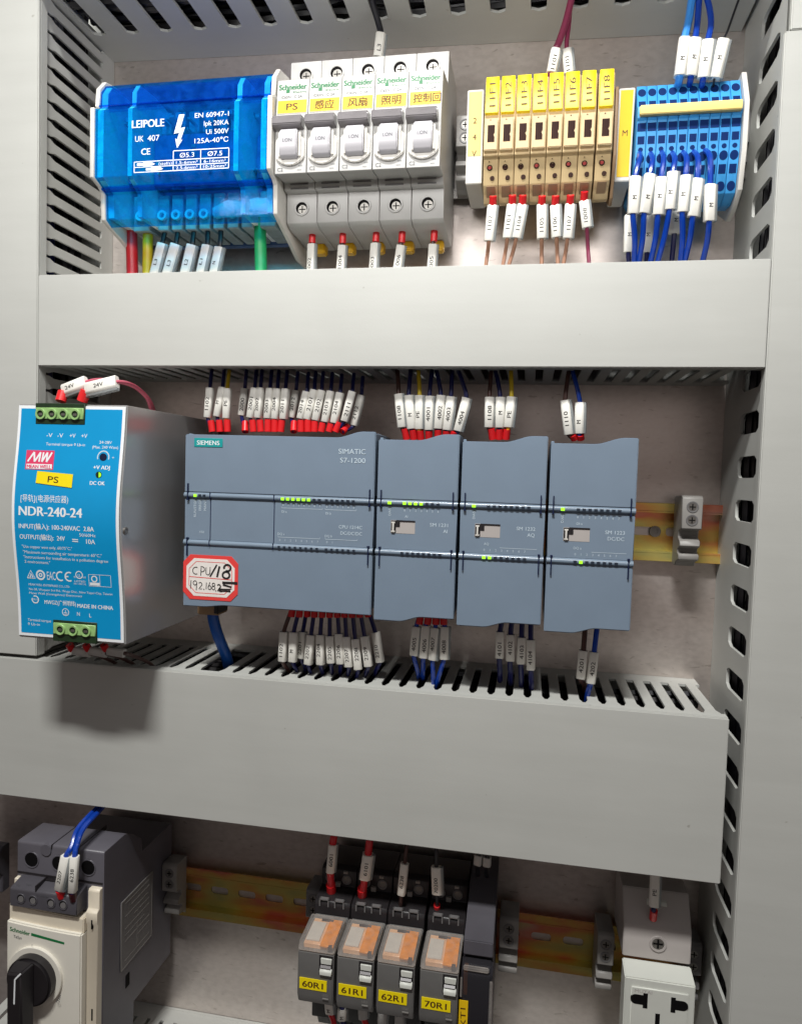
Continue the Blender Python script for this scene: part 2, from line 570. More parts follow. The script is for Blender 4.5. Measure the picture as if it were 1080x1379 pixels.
# ------------------------------------------------------------------ the panel and its wire ducts
b = B().box(-200, 400, -520, 330, -3, 0)
o = solo('mounting_plate', b, 'zinc_plate', 'galvanised steel mounting plate behind all the devices', 'mounting plate', 0, 0, 0)
del o['category']
o['kind'] = 'structure'

FINGER = None
def finger_mesh():
    """one duct finger: straight tongue, widening to a T that clips into the lid; lies in the plane z = 0, root at d = 14"""
    xd = [(-2.9, 13), (2.9, 13), (2.9, 60.5), (4.2, 64.5), (4.2, 73.5), (-4.2, 73.5), (-4.2, 64.5), (-2.9, 60.5)]
    return mesh('duct_finger', B().pz(-0.8, 0.8, xd, 0.25, 1), 'duct', (0, 0, 0))

def duct(label, vertical, a0, a1, b0, b1, fingers, D=77.0, missing=(), group='grey slotted wire ducts', lid_gap=0.0, lid=True, other='fingers'):
    """a runs along the duct, b across it. fingers: which side ('b0' or 'b1') shows its fingers"""
    global FINGER
    am, bm_ = (a0 + a1) / 2, (b0 + b1) / 2
    org = (bm_, am, 0) if vertical else (am, bm_, 0)
    t = tag(link('wire_duct', None, None, org), label, 'wire duct', group)
    X = (lambda a, b: (b, a)) if vertical else (lambda a, b: (a, b))
    def bx(bb, p0, p1, q0, q1, d0, d1, bev=0.0):
        (x0, z0), (x1, z1) = X(p0, q0), X(p1, q1)
        bb.box(min(x0, x1), max(x0, x1), min(z0, z1), max(z0, z1), d0, d1, bev)
    bb = B()
    bx(bb, a0, a1, b0, b1, 0.3, 2.3)
    for q in (b0, b1):
        s_ = 1 if q == b0 else -1
        bx(bb, a0, a1, min(q + s_ * 0.05, q + s_ * 1.55), max(q + s_ * 0.05, q + s_ * 1.55), 2.35, 13.2)
    part('base', bb, 'duct', t)
    if lid:
        bb = B()
        bx(bb, a0, a1, b0 - 1.2, b1 + 1.2, D - 2.2, D, 0.5)
        for q in (b0, b1):
            s_ = -1 if q == b0 else 1
            lo, hi = sorted((q + s_ * 0.15, q + s_ * 1.2))
            bx(bb, a0 + 0.05, a1 - 0.05, lo, hi, D - 7.5, D - 2.25)
        part('lid', bb, 'duct', t)
    if FINGER is None:
        FINGER = finger_mesh()
    for side in ('b0', 'b1'):
        q = b0 + 0.8 if side == 'b0' else b1 - 0.8
        n = int((a1 - a0) // 10)
        if side in fingers:
            for i in range(n):
                a = a0 + 5 + 10 * i
                if i in missing:
                    continue
                f = link('duct_finger', FINGER, t)
                x, z = X(a, q)
                f.location = P(x - org[0], z - org[1], 0)
                if vertical:
                    f.rotation_euler = (0, math.radians(90), 0)
        elif other == 'fingers':
            bb = B()
            for i in range(n):
                a = a0 + 5 + 10 * i
                bx(bb, a - 3.6, a + 3.6, q - 0.8, q + 0.8, 13.2, 72)
            fo = part('hidden_fingers', bb, 'duct', t)
            fo['kind'] = 'stuff'
    return t

up = duct('upper horizontal grey wire duct below the blue block and circuit breakers', False, -95.5, 302.5, 36.3, 86.6, ('b0',))
mid = duct('wide middle horizontal wire duct below the power supply and controller', False, -165, 295, -224.7, -141.3, ('b1',), missing=(17,))
left = duct('left vertical wire duct running beside the blue block', True, -138, 282, -165, -97, ('b1',))
low = duct('bottom wire duct, only its top edge showing in the lower left', False, -165, 300, -492, -407, (), lid=True)

# right-hand duct and the one across the top have wide closed slots
def slotted_duct(label, vertical, a0, a1, b0, b1, D, side, pitch, hole, hd, start, tilt=0.0, lids=()):
    am, bm_ = (a0 + a1) / 2, (b0 + b1) / 2
    org = (bm_, am, 0) if vertical else (am, bm_, 0)
    t = tag(link('wire_duct', None, None, org), label, 'wire duct', 'grey slotted wire ducts')
    X = (lambda a, b: (b, a)) if vertical else (lambda a, b: (a, b))
    def bx(bb, p0, p1, q0, q1, d0, d1, bev=0.0):
        (x0, z0), (x1, z1) = X(p0, q0), X(p1, q1)
        bb.box(min(x0, x1), max(x0, x1), min(z0, z1), max(z0, z1), d0, d1, bev)
    bb = B()
    bx(bb, a0, a1, b0, b1, 0.3, 2.3)
    far = b1 if side == 'b0' else b0
    s_ = -1 if side == 'b0' else 1
    lo, hi = sorted((far, far + s_ * 1.6))
    bx(bb, a0, a1, lo, hi, 2.35, D - 2.5)
    part('base', bb, 'duct', t)
    q = b0 if side == 'b0' else b1
    w_ = 1.6 if side == 'b0' else -1.6
    cells, k = [], start
    while k + pitch <= a1:
        cells.append((k, k + pitch, k + pitch / 2 - hole / 2, k + pitch / 2 + hole / 2, hd[0], hd[1]))
        k += pitch
    def fn(u, v, w):
        x, z = X(u, q + w)
        return (x, z, v)
    bb = B().wall(0, 0, 2.35, D - 2.4, cells, w_, fn)
    bx(bb, a0, start - 0.02, min(q, q + w_), max(q, q + w_), 2.35, D - 2.4)
    if k < a1 - 0.1:
        bx(bb, k + 0.02, a1, min(q, q + w_), max(q, q + w_), 2.35, D - 2.4)
    part('slotted_wall', bb, 'duct', t)
    for (p0, p1, r0, r1, dd) in lids:
        bb = B()
        bx(bb, p0, p1, r0, r1, dd - 2.2, dd, 0.6)
        for q2, s2 in ((r0, 1), (r1, -1)):
            lo, hi = sorted((q2 + s2 * 0.02, q2 + s2 * 1.1))
            bx(bb, p0 + 0.05, p1 - 0.05, lo, hi, dd - 7, dd - 2.25)
        part('lid', bb, 'duct', t)
    if tilt:
        t.rotation_euler = (0, math.radians(tilt), 0)
    return t

right = slotted_duct('right vertical wire duct with large rounded slots', True, -430, 282, 304.2, 372, 76.9, 'b0', 23.3, 11.5, (33, 66), -420.5,
                     lids=((-430, 194.6, 302.9, 373.2, 77.0), (195.4, 282, 305.6, 373.2, 76.0)))
bb = B().disc(331, 0.8, 0.9, 77.0, 77.15, 10)
part('pin_hole', bb, 'hole_dark', right)
top = slotted_duct('grey wire duct across the top with long open slots underneath', False, -96, 303, 246.3, 310, 80, 'b0', 22.85, 9.0, (28.5, 68), -98.6 + 22.85 * 0, tilt=1.57,
                   lids=((-96, 303, 245.0, 311.2, 80.2),))

# the ducts are packed with wires running along them
def bundle(label, vertical, a0, a1, b0, b1, n):
    rnd = random.Random(int(a0 * 7 + b0))
    am, bm_ = (a0 + a1) / 2, (b0 + b1) / 2
    t = thing('wire_bundle', label, 'wire bundle', *((bm_, am) if vertical else (am, bm_)), 0, 'wire bundles inside the ducts')
    for m, k in (('wire_black', n), ('black_plastic', n // 2), ('wire_navy', 3)):
        bb = B()
        for i in range(k):
            pts = []
            c, d = rnd.uniform(b0 + 6, b1 - 6), rnd.uniform(12, 62)
            for j in range(9):
                a = a0 + 3 + (a1 - a0 - 6) * j / 8
                q = c + rnd.uniform(-4, 4)
                pts.append((q, a, d + rnd.uniform(-4, 4)) if vertical else (a, q, d + rnd.uniform(-4, 4)))
            bb.tube(catmull(pts, 3), 2.3, 5)
        part('strands', bb, m, t)['kind'] = 'stuff'
bundle('dark wire bundle inside the upper horizontal duct', False, -95, 302, 36.3, 86.6, 26)
bundle('dark wire bundle inside the wide middle duct', False, -164, 294, -224.7, -141.3, 40)
bundle('dark wire bundle inside the left vertical duct', True, -136, 281, -165, -97, 34)
bundle('dark wire bundle inside the right vertical duct', True, -425, 281, 305.9, 370, 34)
bundle('dark wire bundle inside the top duct', False, -95, 302, 250, 308, 26)

# ------------------------------------------------------------------ mounting rails
def rail(label, x0, x1, zc, m, slots=True):
    t = thing('mounting_rail', label, 'mounting rail', (x0 + x1) / 2, zc, 0, 'mounting rails across the plate')
    bb = B()
    for s_ in (1, -1):
        bb.box(x0, x1, min(zc + s_ * 12.6, zc + s_ * 17.5), max(zc + s_ * 12.6, zc + s_ * 17.5), 6.6, 7.6, 0.2, 1)
    part('flange', bb, m, t)
    bb = B()
    for s_ in (1, -1):
        lo, hi = sorted((zc + s_ * 11.6, zc + s_ * 12.55))
        bb.box(x0, x1, lo, hi, 0.4, 7.6)
    k = x0
    cells = []
    while k + 20 <= x1:
        cells.append((k, k + 20, k + 4, k + 16.5, zc - 2.6, zc + 2.6))
        k += 20
    bb.wall(0, 0, zc - 11.6, zc + 11.6, cells, -0.8, lambda u, v, w: (u, v, 1.4 + w))
    if x1 - k > 0.5:
        bb.box(k, x1, zc - 11.6, zc + 11.6, 0.6, 1.4)
    part('web', bb, m, t)
    return t
rail('dull steel mounting rail behind the top row of devices', -70, 312, 166.5, 'rail_steel')
rm = rail('yellow chromated rail behind the controllers', -90, 309, -52, 'rail_chromate')
bb = B().ring(267.6, -52, 1.7, 3.4, 1.5, 3.2).disc(267.6, -52, 2.5, 1.5, 2.4, 14)
part('rail_screw', bb, 'screw_metal', rm)
rail('yellow chromated rail in the bottom row behind the relays', -120, 306, -316, 'rail_chromate')

# ------------------------------------------------------------------ end clamps
def cross_screw(bb, x, z, r, d):
    bb.disc(x, z, r, d - 0.9, d, 14, 0.15)
    return bb
def clamp(label, x0, w, zc, dep=30.0, zoff=0.0, sm='grey_plastic'):
    t = thing('end_clamp', label, 'end clamp', x0 + w / 2, zc, 0, 'grey end clamps on the rails')
    dz = [(7.7, 22), (dep - 2, 23), (dep, 21.5), (dep, 4.0), (dep - 7, 2.5), (dep - 8, -1), (dep - 3, -3), (dep - 2, -6), (dep - 8, -8.2), (dep - 8, -10), (dep - 4, -11), (dep - 4, -14), (dep - 12, -16), (dep - 14, -18.5), (7.7, -18.5)]
    part('body', B().px(x0, x0 + w, [(d, zc + z) for d, z in dz], 0.4, 1), sm, t)
    for z in (16.5, 9.0):
        bb = B().ring(x0 + w / 2, zc + z, 2.3, 3.3, dep - 0.4, dep + 0.35)
        rg = part('screw_collar', bb, 'midgrey_plastic', t)
        bb = B().disc(x0 + w / 2, zc + z, 2.25, dep - 0.2, dep + 0.12, 14)
        sc = part('screw', bb, 'screw_metal', t)
        bb = B()
        bb.box(x0 + w / 2 - 1.7, x0 + w / 2 + 1.7, zc + z - 0.32, zc + z + 0.32, dep, dep + 0.17)
        bb.box(x0 + w / 2 - 0.32, x0 + w / 2 + 0.32, zc + z - 1.7, zc + z + 1.7, dep, dep + 0.19)
        part('cross_slot', bb, 'hole_dark', sc)
    return t
clamp('grey two-screw end clamp between the circuit breakers and fuse terminals', 141.2, 10.5, 167, 28)
clamp('grey two-screw end clamp right of the blue terminals', 296.0, 8.0, 164, 22, sm='midgrey_plastic')
clamp('grey two-screw end clamp at the right end of the controller rail', 277.0, 11.0, -52, 30)
clamp('grey two-screw end clamp beside the dark motor breaker', -42.0, 10.5, -312, 22)
clamp('grey two-screw end clamp left of the plug-in relays', 60.5, 9.5, -313, 26, sm='midgrey_plastic')
clamp('grey two-screw end clamp right of the timer', 184.2, 11.5, -313, 28)
clamp('grey two-screw end clamp left of the socket outlet', 242.0, 9.5, -313, 30)
clamp('grey two-screw end clamp right of the socket outlet', 292.5, 9.0, -314, 26, sm='midgrey_plastic')

# ------------------------------------------------------------------ blue distribution block
t = thing('distribution_block', 'transparent blue covered power distribution block at top left', 'distribution block', -8, 160)
side = [(9, 190), (20, 200), (52, 204), (66, 201), (72, 194), (73, 183.5), (70, 182.5), (77.5, 181), (77.5, 142), (70, 139.5), (67, 137.5), (66, 122), (60, 119.5), (45, 115), (26, 108), (9, 108)]
for x0, x1 in ((-62.6, -60.0), (43.8, 46.4)):
    part('side_plate', B().px(x0, x1, side, 0.4, 1), 'offwhite', t)
bb = B().box(-59.8, 43.6, 122, 198, 9, 14)
part('back_panel', bb, 'inner_dark', t)
for x0, w in ((-59.4, 3.6), (-40.5, 2.6), (23.4, 2.8), (39.2, 3.2)):
    bb = B().px(x0, x0 + w, [(14.1, 124), (14.1, 196), (50, 199), (66.5, 197.2), (70.4, 191.5), (70.6, 184), (74.6, 180.2), (74.6, 143), (64, 137), (63.2, 124)])
    part('partition', bb, 'rib_cyan', t)
bb = B()
bb.box(-37.5, 23, 146, 176, 14.1, 52, 1)
bb.box(-55.5, -41, 148, 174, 14.1, 50, 1)
bb.box(26.6, 39, 148, 174, 14.1, 50, 1)
part('busbar_carrier', bb, 'inner_dark', t)
bb = B()
for i in range(7):
    x = -34 + 9.0 * i
    bb.box(x - 3.6, x + 3.6, 122, 143, 16, 46, 0.5, 1)
    bb.box(x - 3.4, x + 3.4, 180, 193, 16, 44, 0.5, 1)
bb.box(-54, -43, 122, 143, 16, 46, 0.5, 1)
bb.box(28, 38, 122, 143, 16, 46, 0.5, 1)
part('brass_terminals', bb, 'inner_grey', t)['kind'] = 'stuff'
bb = B()
rnd = random.Random(3)
for i in range(46):
    x, z = rnd.uniform(-57, 40), rnd.choice((rnd.uniform(146, 178), rnd.uniform(180, 193)))
    w_, h_ = rnd.uniform(0.8, 3.4), rnd.uniform(0.8, 3.0)
    bb.box(x, x + w_, z, z + h_, 40, 53 + rnd.uniform(0, 3), 0.2, 1)
part('contact_clips', bb, 'inner_grey', t)['kind'] = 'stuff'
part('glare_patch', B().pd(56.5, 57, [(4, 124.5), (40, 124.2), (40.5, 134), (30, 135), (22, 133.4), (12, 134.2), (3, 130)]), 'paper_white', t)  # white sheet standing in for the glare on the lower cover
for x in (-48.5, -34, -25, -16, -7, 2, 11):
    bb = B().ring(x, 130.5, 1.6, 3.0, 46.1, 48.2)
    part('clamp_screw', bb, 'rib_cyan', t)
bb = B().strip(-59.8, 43.6, [(20, 199.0), (50, 202.3), (60, 201.4), (67, 198), (71, 192.5), (71.8, 184.6)], 1.5)
part('top_cover', bb, 'clear_blue_dense', t)
bb = B().strip(-59.8, 43.6, [(69.5, 183.2), (76.4, 180.6), (76.4, 142.4), (69, 139.2)], 1.4)
fc = part('front_cover', bb, 'clear_blue', t)
bb = B().strip(-59.8, 43.6, [(70, 138.8), (65.4, 136.6), (64.9, 122.4), (59.5, 119.8)], 1.4)
lc = part('lower_cover', bb, 'clear_blue', t)
bb = B()
for z0, z1, d in ((183.1, 184.2, 72.2), (137.6, 139.0, 69.2)):
    bb.box(-59.9, 43.7, z0, z1, d - 3, d + 1.2, 0.3, 1)
part('hinge_strip', bb, 'clear_blue_dense', t)
bb = B()
d = 76.62
bb.text('LEIPOLE', -27.0, 170.6, d, 4.3, w=19.5, fat=0.16)
bb.text('UK', -34.8, 162.4, d, 3.3, 'l', w=5.2)
bb.text('407', -27.2, 162.4, d, 3.3, 'l', w=7.2)
bb.text('CE', -28.2, 155.2, d, 3.6, w=5.4, fat=0.1)
bb.flat([(-8.2, 174.2), (-5.0, 174.2), (-7.4, 166.8), (-4.6, 167.2), (-7.2, 160.2), (-6.0, 160.6), (-9.2, 156.0), (-10.4, 161.4), (-9.3, 160.6), (-8.0, 164.4), (-11.2, 164.0)], d)
for i, (s_, w_) in enumerate((('EN 60947-1', 20), ('Ipk 20KA', 14.5), ('Ui 500V', 13.2), ('125A-40℃', 20))):
    bb.text(s_, 21.2, 173.2 - 4.6 * i, d, 2.7, 'r', w=w_)
def outline(bb, x0, x1, z0, z1, wd, d):
    for a in (((x0, z0), (x1, z0)), ((x1, z0), (x1, z1)), ((x1, z1), (x0, z1)), ((x0, z1), (x0, z0))):
        bb.ink(a, wd, d)
outline(bb, -11.4, 21.6, 143.8, 154.6, 0.45, d)
bb.ink(((5.0, 143.8), (5.0, 154.6)), 0.45, d)
bb.ink(((-35.2, 149.6), (21.6, 149.6)), 0.45, d)
bb.ink(((-35.2, 146.6), (21.6, 146.6)), 0.4, d)
bb.ink(((-35.2, 143.8), (-11.4, 143.8)), 0.45, d)
bb.ink(((-35.2, 143.8), (-35.2, 149.6)), 0.45, d)
bb.text('Ø5.3', -3.2, 152.1, d, 2.6, w=8.6).text('Ø7.5', 13.4, 152.1, d, 2.6, w=8.6)
bb.text('1.5-6mm²', -3.2, 148.1, d, 1.7, w=13).text('6-16mm²', 13.4, 148.1, d, 1.7, w=13)
bb.text('2.5-6mm²', -3.2, 145.2, d, 1.7, w=13).text('10-25mm²', 13.4, 145.2, d, 1.7, w=13.6)
bb.text('(stef/s)', -16.2, 148.1, d, 1.7, w=8)
bb.flat([(-33.5, 147.4), (-30, 147.4), (-29.4, 147.0), (-24, 147.3), (-22.4, 148.1), (-24, 148.9), (-29.4, 149.2), (-30, 148.8), (-33.5, 148.8)], d)
bb.flat([(-28, 144.6), (-25, 144.6), (-24.4, 144.2), (-19, 144.5), (-17.4, 145.2), (-19, 146.0), (-24.4, 146.2), (-25, 145.9), (-28, 145.9)], d)
part('lettering', bb, 'print_white', fc)

# ------------------------------------------------------------------ miniature circuit breakers
PIT, X0 = 18.35, 47.0
def breaker():
    x0, x1 = X0, X0 + 18.1
    xc = (x0 + x1) / 2
    t = thing('circuit_breaker', '', 'circuit breaker', xc, 165, 0, 'white miniature circuit breakers in the top row')
    dz = [(8, 209), (12, 212.6), (50, 213.2), (50.6, 212.4), (50.6, 195.5), (70.5, 192.2), (71.2, 191.4), (73.2, 171.5), (73.2, 140.6), (58, 142), (57, 137.9), (52.6, 137.6), (52, 121.4), (47, 119.6), (12, 118), (8, 122)]
    part('body', B().px(x0, x1, dz, 0.3, 1), 'white_plastic', t)
    bb = B().box(x0 + 7, x0 + 15, 112.6, 118.6, 17, 25, 0.8)
    part('rail_latch', bb, 'clip_yellow', t)
    for z, d, r in ((205.2, 50.6, 4.1), (129.6, 52.35, 3.9)):
        part('screw_collar', B().ring(xc, z, r - 0.5, r + 0.5, d - 0.8, d + 0.7), 'white_plastic', t)
        h = part('screw_hole', B().disc(xc, z, r - 0.3, d - 0.4, d + 0.14, 18), 'hole_dark', t)
        bb = B().disc(xc + 0.4, z - 0.7, r - 1.35, d, d + 0.3, 16, 0.1)
        sc = part('screw', bb, 'screw_metal', h)
        bb = B().box(xc - 1.6, xc + 2.4, z - 0.95, z - 0.4, d, d + 0.36).box(xc + 0.1, xc + 0.65, z - 2.6, z + 1.2, d, d + 0.38)
        part('screw_slot', bb, 'hole_dark', t)
    bb = B()
    for z in (141.1, 138.9):
        bb.box(xc - 5.2, xc + 5.2, z - 0.42, z + 0.3, 56, 58.25 if z > 140 else 57.45)
    part('vent_slots', bb, 'midgrey_plastic', t)
    bb = B().px(x0 - 0.1, x1 - 1.7, [(72.9, 170.3), (78.4, 169.4), (79.4, 167.8), (79.0, 164.8), (77.4, 163.6), (72.9, 163.4)], 0.4)
    part('lock_bar', bb, 'lockbar_grey', t)
    bb = B()
    n = 24
    bb.box(xc - 6.2, xc - 5.0, 148.2, 161.6, 75.0, 76.6, 0.5, 2).box(xc + 5.3, xc + 6.5, 148.2, 161.6, 75.0, 76.6, 0.5, 2)
    bb.pd(72.9, 75.0, [(xc + 8.5 * max(-0.94, min(0.94, 1.1 * math.cos(6.2832 * i / n))), 153.3 + 8.9 * math.sin(6.2832 * i / n)) for i in range(n)], 0.4)
    part('toggle_surround', bb, 'offwhite', t)
    bb = B().px(xc - 4.9, xc + 5.2, [(74.8, 162.9), (78.0, 162.2), (79.2, 159), (79.4, 154), (78.4, 149.6), (76.6, 147.6), (74.8, 147.2)], 0.6)
    tg = part('toggle', bb, 'toggle_white', t)
    part('lettering', B().text('I.ON', xc + 0.1, 155.8, 79.55, 1.9), 'print_grey', tg)
    fd = lambda z: 71.2 + (191.4 - z) * 0.1005 + 0.16
    lab = part('face_label', B().flat([(x0 + 0.7, 172.6), (x1 - 0.5, 172.6), (x1 - 0.5, 190.9), (x0 + 0.7, 190.9)], 0, fd), 'white_plastic', t)
    f2 = lambda z: fd(z) + 0.14
    bb = B().text('Schneider', xc, 187.6, 0, 3.1, w=15.6, dfun=f2, fat=0.16).text('Electric', x1 - 1.2, 184.6, 0, 1.2, 'r', w=7.4, dfun=f2)
    bb.flat([(x0 + 5.4, 184.3), (x0 + 7.4, 184.3), (x0 + 7.4, 186.0), (x0 + 5.4, 186.0)], 0, f2)
    part('brand_print', bb, 'print_green', lab)
    part('type_print', B().text('iC65N   C 2A', xc - 0.4, 182.0, 0, 1.5, w=12, dfun=f2), 'print_grey', lab)
    bb = B().text('C2', x0 + 3.2, 142.9, 73.4, 2.0).text('6000', x1 - 3.2, 144.6, 73.4, 0.8).text('24234', x1 - 4, 142.4, 73.4, 0.7)
    part('rating_print', bb, 'print_grey', t)
    return t, f2
cb0, f2 = breaker()
cbs = [cb0] + [dup(cb0, PIT * i) for i in range(1, 5)]
for i, (o, s_, dsc) in enumerate(zip(cbs, ('PS', '感应', '风扇', '照明', '控制回'), ('PS', '感应', '风扇', '照明', '控制回'))):
    o['label'] = '%s white circuit breaker from the blue block, yellow tag reading %s' % (('first', 'second', 'third', 'fourth', 'fifth')[i], dsc)
    x0 = X0 + PIT * i
    tg = part('name_tag', B().flat([(x0 + 1.0, 173.0), (x0 + 17.4, 173.0), (x0 + 17.4, 180.0), (x0 + 1.0, 180.0)], 0, lambda z: f2(z) + 0.02), 'tag_yellow_deep', o)
    part('lettering', B().text(s_, x0 + (9.2 if i < 4 else 10.2), 176.5, 0, 3.8, w={'PS': 6.4}.get(s_, 10.6 if i < 4 else 14.5), dfun=lambda z: f2(z) + 0.2, fat=0.1), 'print_brown', tg)

# ------------------------------------------------------------------ terminal name plates
def plate_marker(label, x0, x1, z0, z1, d0, d1, ysplit, txt, deep):
    t = thing('marker_plate', label, 'marker plate', (x0 + x1) / 2, (z0 + z1) / 2, 8, 'group marker plates on the top rail')
    fd = lambda z: d1 + (z - z1) / (z1 - z0) * 5.0
    part('holder', B().px(x0, x1, [(8, z1 - 3), (d1, z1), (d1 - 5, z0), (8, z0)], 0.4), 'offwhite', t)
    c = part('card', B().flat([(x0 + 0.9, ysplit), (x1 - 0.9, ysplit), (x1 - 0.9, z1 - 1.2), (x0 + 0.9, z1 - 1.2)], 0, lambda z: fd(z) + 0.15), deep, t)
    bb = B()
    for k, ch in enumerate(txt):
        bb.text(ch, (x0 + x1) / 2, (z1 - 16 - 8.5 * k) if len(txt) > 1 else (z0 + z1) / 2 + 1, 0, 3.0, dfun=lambda z: fd(z) + 0.3)
    part('lettering', bb, 'print_brown', c)
plate_marker('slim white marker plate with faded yellow card reading 24V', 149.4, 158.4, 142.3, 191.3, 8, 50, 157, '24V', 'pale_yellow')
plate_marker('slim yellow marker plate reading M left of the blue terminals', 230.4, 238.6, 140.2, 187, 8, 50, 142.5, 'M', 'tag_yellow_deep')

# ------------------------------------------------------------------ fuse terminals
FX, FP, FW = 160.0, 8.36, 8.1
def fuse_terminal():
    x0, x1 = FX, FX + FW
    xc = (x0 + x1) / 2
    t = thing('fuse_terminal', '', 'fuse terminal', xc, 160, 0, 'beige fuse terminals with yellow tags')
    dz = [(8, 186), (44, 193.0), (57.5, 191.6), (60, 171.6), (60, 150.6), (56.5, 150.2), (53.5, 137.5), (48, 135.0), (45, 131.0), (40, 131.4), (8, 146)]
    part('body', B().px(x0, x1, dz, 0.35, 1), 'beige', t)
    bb = B().px(x0 + 0.5, x1 - 0.7, [(58, 170.2), (62.4, 169.2), (62.8, 152.4), (58, 151.4)], 0.4)
    lv = part('fuse_lever', bb, 'beige', t)
    bb = B().pd(62.0, 62.85, [(x0 + 2.2, 156.6), (x0 + 5.9, 156.6), (x0 + 5.9, 159.2), (x0 + 5.3, 160.4), (x0 + 5.9, 161.6), (x0 + 5.9, 165.4), (x0 + 2.2, 165.4)])
    part('lever_window', bb, 'window_brown', lv)
    ld = lambda z: 53.5 + (z - 137.5) * 0.236
    bb = B().ring(xc - 0.6, 146.2, 1.0, 1.5, ld(146.2) - 1, ld(146.2) + 0.5, 12)
    part('lamp_bezel', bb, 'window_brown', t)
    bb = B().disc(xc + 0.9, 141.0, 1.25, ld(141) - 2, ld(141) + 0.4, 12)
    bb.flat([(xc - 0.9, 168.0), (xc - 0.1, 168.0), (xc - 0.5, 168.7)], 62.6)
    bb.flat([(xc - 1.2, 148.6), (xc - 0.4, 148.6), (xc - 0.8, 149.3)], 57.0)
    part('test_hole', bb, 'window_brown', t)
    bb = B().px(x0 + 1.7, x1 - 1.6, [(49, 137.2), (53.9, 137.0), (49.2, 134.6), (46, 133.0)], 0.2, 1)
    part('clamp_opening', bb, 'beige_dark', t)
    bb = B().box(x1 - 0.02, x1 + 0.2, 147, 190, 10, 44)
    part('divider', bb, 'beige_dark', t)
    bb = B().px(x0 + 0.35, x1 - 0.75, [(57.2, 192.8), (59.6, 192.2), (62.0, 172.2), (59.4, 171.8)], 0.2, 1)
    part('tag', bb, 'tag_yellow', t)
    return t
ft0 = fuse_terminal()
offs = [FP * i + (0.6 if i == 7 else 0) for i in range(8)]
fts = [ft0] + [dup(ft0, offs[i]) for i in range(1, 8)]
for i, o in enumerate(fts):
    o['label'] = '%s beige fuse terminal from the left, yellow tag reading 11F%d' % (('first', 'second', 'third', 'fourth', 'fifth', 'sixth', 'seventh', 'eighth')[i], i + 1)
    x = FX + offs[i] + FW / 2
    tgp = [k for k in o.children if k.name.startswith('tag')][0]
    part('lettering', B().text(f'11F{i+1}', x - 0.2, 182.2, 0, 3.3, ang=92, w=13.2, dfun=lambda z: 59.75 + (192.2 - z) * 0.12 + 0.1), 'print_brown', tgp)
    part('indicator', B().disc(x - 0.6, 146.2, 1.0, 53, 55.75, 10), 'lamp_red' if i in (0, 3, 5, 6, 7) else 'window_brown', o)

# ------------------------------------------------------------------ blue spring terminals
BX, BP, BW = 239.8, 5.2, 5.0
def blue_terminal():
    x0, x1 = BX, BX + BW
    xc = (x0 + x1) / 2
    t = thing('spring_terminal', '', 'terminal block', xc, 155, 0, 'light blue spring terminals')
    dz = [(8, 182), (38, 189), (46, 189.4), (52, 175.4), (54.5, 174.6), (54.5, 168.6), (53, 168), (52.2, 150), (48, 130.5), (40, 127), (30, 128), (8, 140)]
    part('body', B().px(x0, x1, dz, 0.25, 1), 'terminal_blue', t)
    bb = B()
    up_ = lambda z: 46 + (189.4 - z) * 0.4286
    lo_ = lambda z: 52.2 - (150 - z) * 0.215
    mi_ = lambda z: 53 - (168 - z) * 0.0444
    def q(z, h, w, f, round_=False):
        d = f(z) + 0.12
        if round_:
            pts = [(xc + w / 2 * math.cos(6.2832 * k / 14), z + h / 2 * math.sin(6.2832 * k / 14)) for k in range(14)]
        else:
            pts = [(xc - w / 2, z - h / 2), (xc + w / 2, z - h / 2), (xc + w / 2, z + h / 2), (xc - w / 2, z + h / 2)]
        n = len(pts)
        bb.add([(x, zz, f(zz) + 0.14) for x, zz in pts] + [(x, zz, f(zz) - 0.8) for x, zz in pts], [tuple(range(n))] + [(k, (k + 1) % n, (k + 1) % n + n, k + n) for k in range(n)])
    q(184.8, 5.0, 4.2, up_, True)
    q(177.2, 3.8, 3.5, up_)
    q(164.6, 4.2, 4.3, mi_)
    q(158.0, 4.0, 3.5, mi_)
    q(153.2, 2.4, 2.5, mi_, True)
    q(148.6, 4.6, 4.2, lo_, True)
    q(142.2, 4.4, 3.5, lo_)
    q(134.0, 4.8, 4.2, lo_, True)
    part('wire_openings', bb, 'terminal_blue_dark', t)
    return t
bt0 = blue_terminal()
bts = [bt0] + [dup(bt0, BP * i) for i in range(1, 10)]
for i, o in enumerate(bts):
    if i < 7:
        o['label'] = 'light blue spring terminal, %s from the yellow M plate, blue wire in its lower hole' % ['first', 'second', 'third', 'fourth', 'fifth', 'sixth', 'seventh'][i]
    else:
        o['label'] = 'light blue spring terminal with empty lower holes, %s from the right end plate' % ['third', 'second', 'first'][i - 7]
solo('marking_strip', B().px(240.6, 290.6, [(54.7, 174.2), (58, 173.6), (58.4, 171), (58, 168.8), (54.7, 168.9)], 0.4), 'pale_yellow', 'long pale yellow strip clipped across the blue terminals', 'marking strip', 265, 171, 54.7)
solo('end_plate', B().px(291.9, 294.4, [(8, 184), (38, 192.5), (47, 192.8), (56, 174), (55.5, 150), (51, 131), (40, 124), (30, 122), (8, 134)], 0.3, 1), 'offwhite', 'thin beige end plate right of the blue terminals', 'end plate', 293, 155, 8)
solo('end_plate', B().px(228.2, 229.9, [(8, 184), (42, 189), (52, 187), (55, 150), (46, 131), (40, 129), (8, 145)], 0.3, 1), 'beige_dark', 'thin brown end plate right of the fuse terminals', 'end plate', 229, 155, 8)
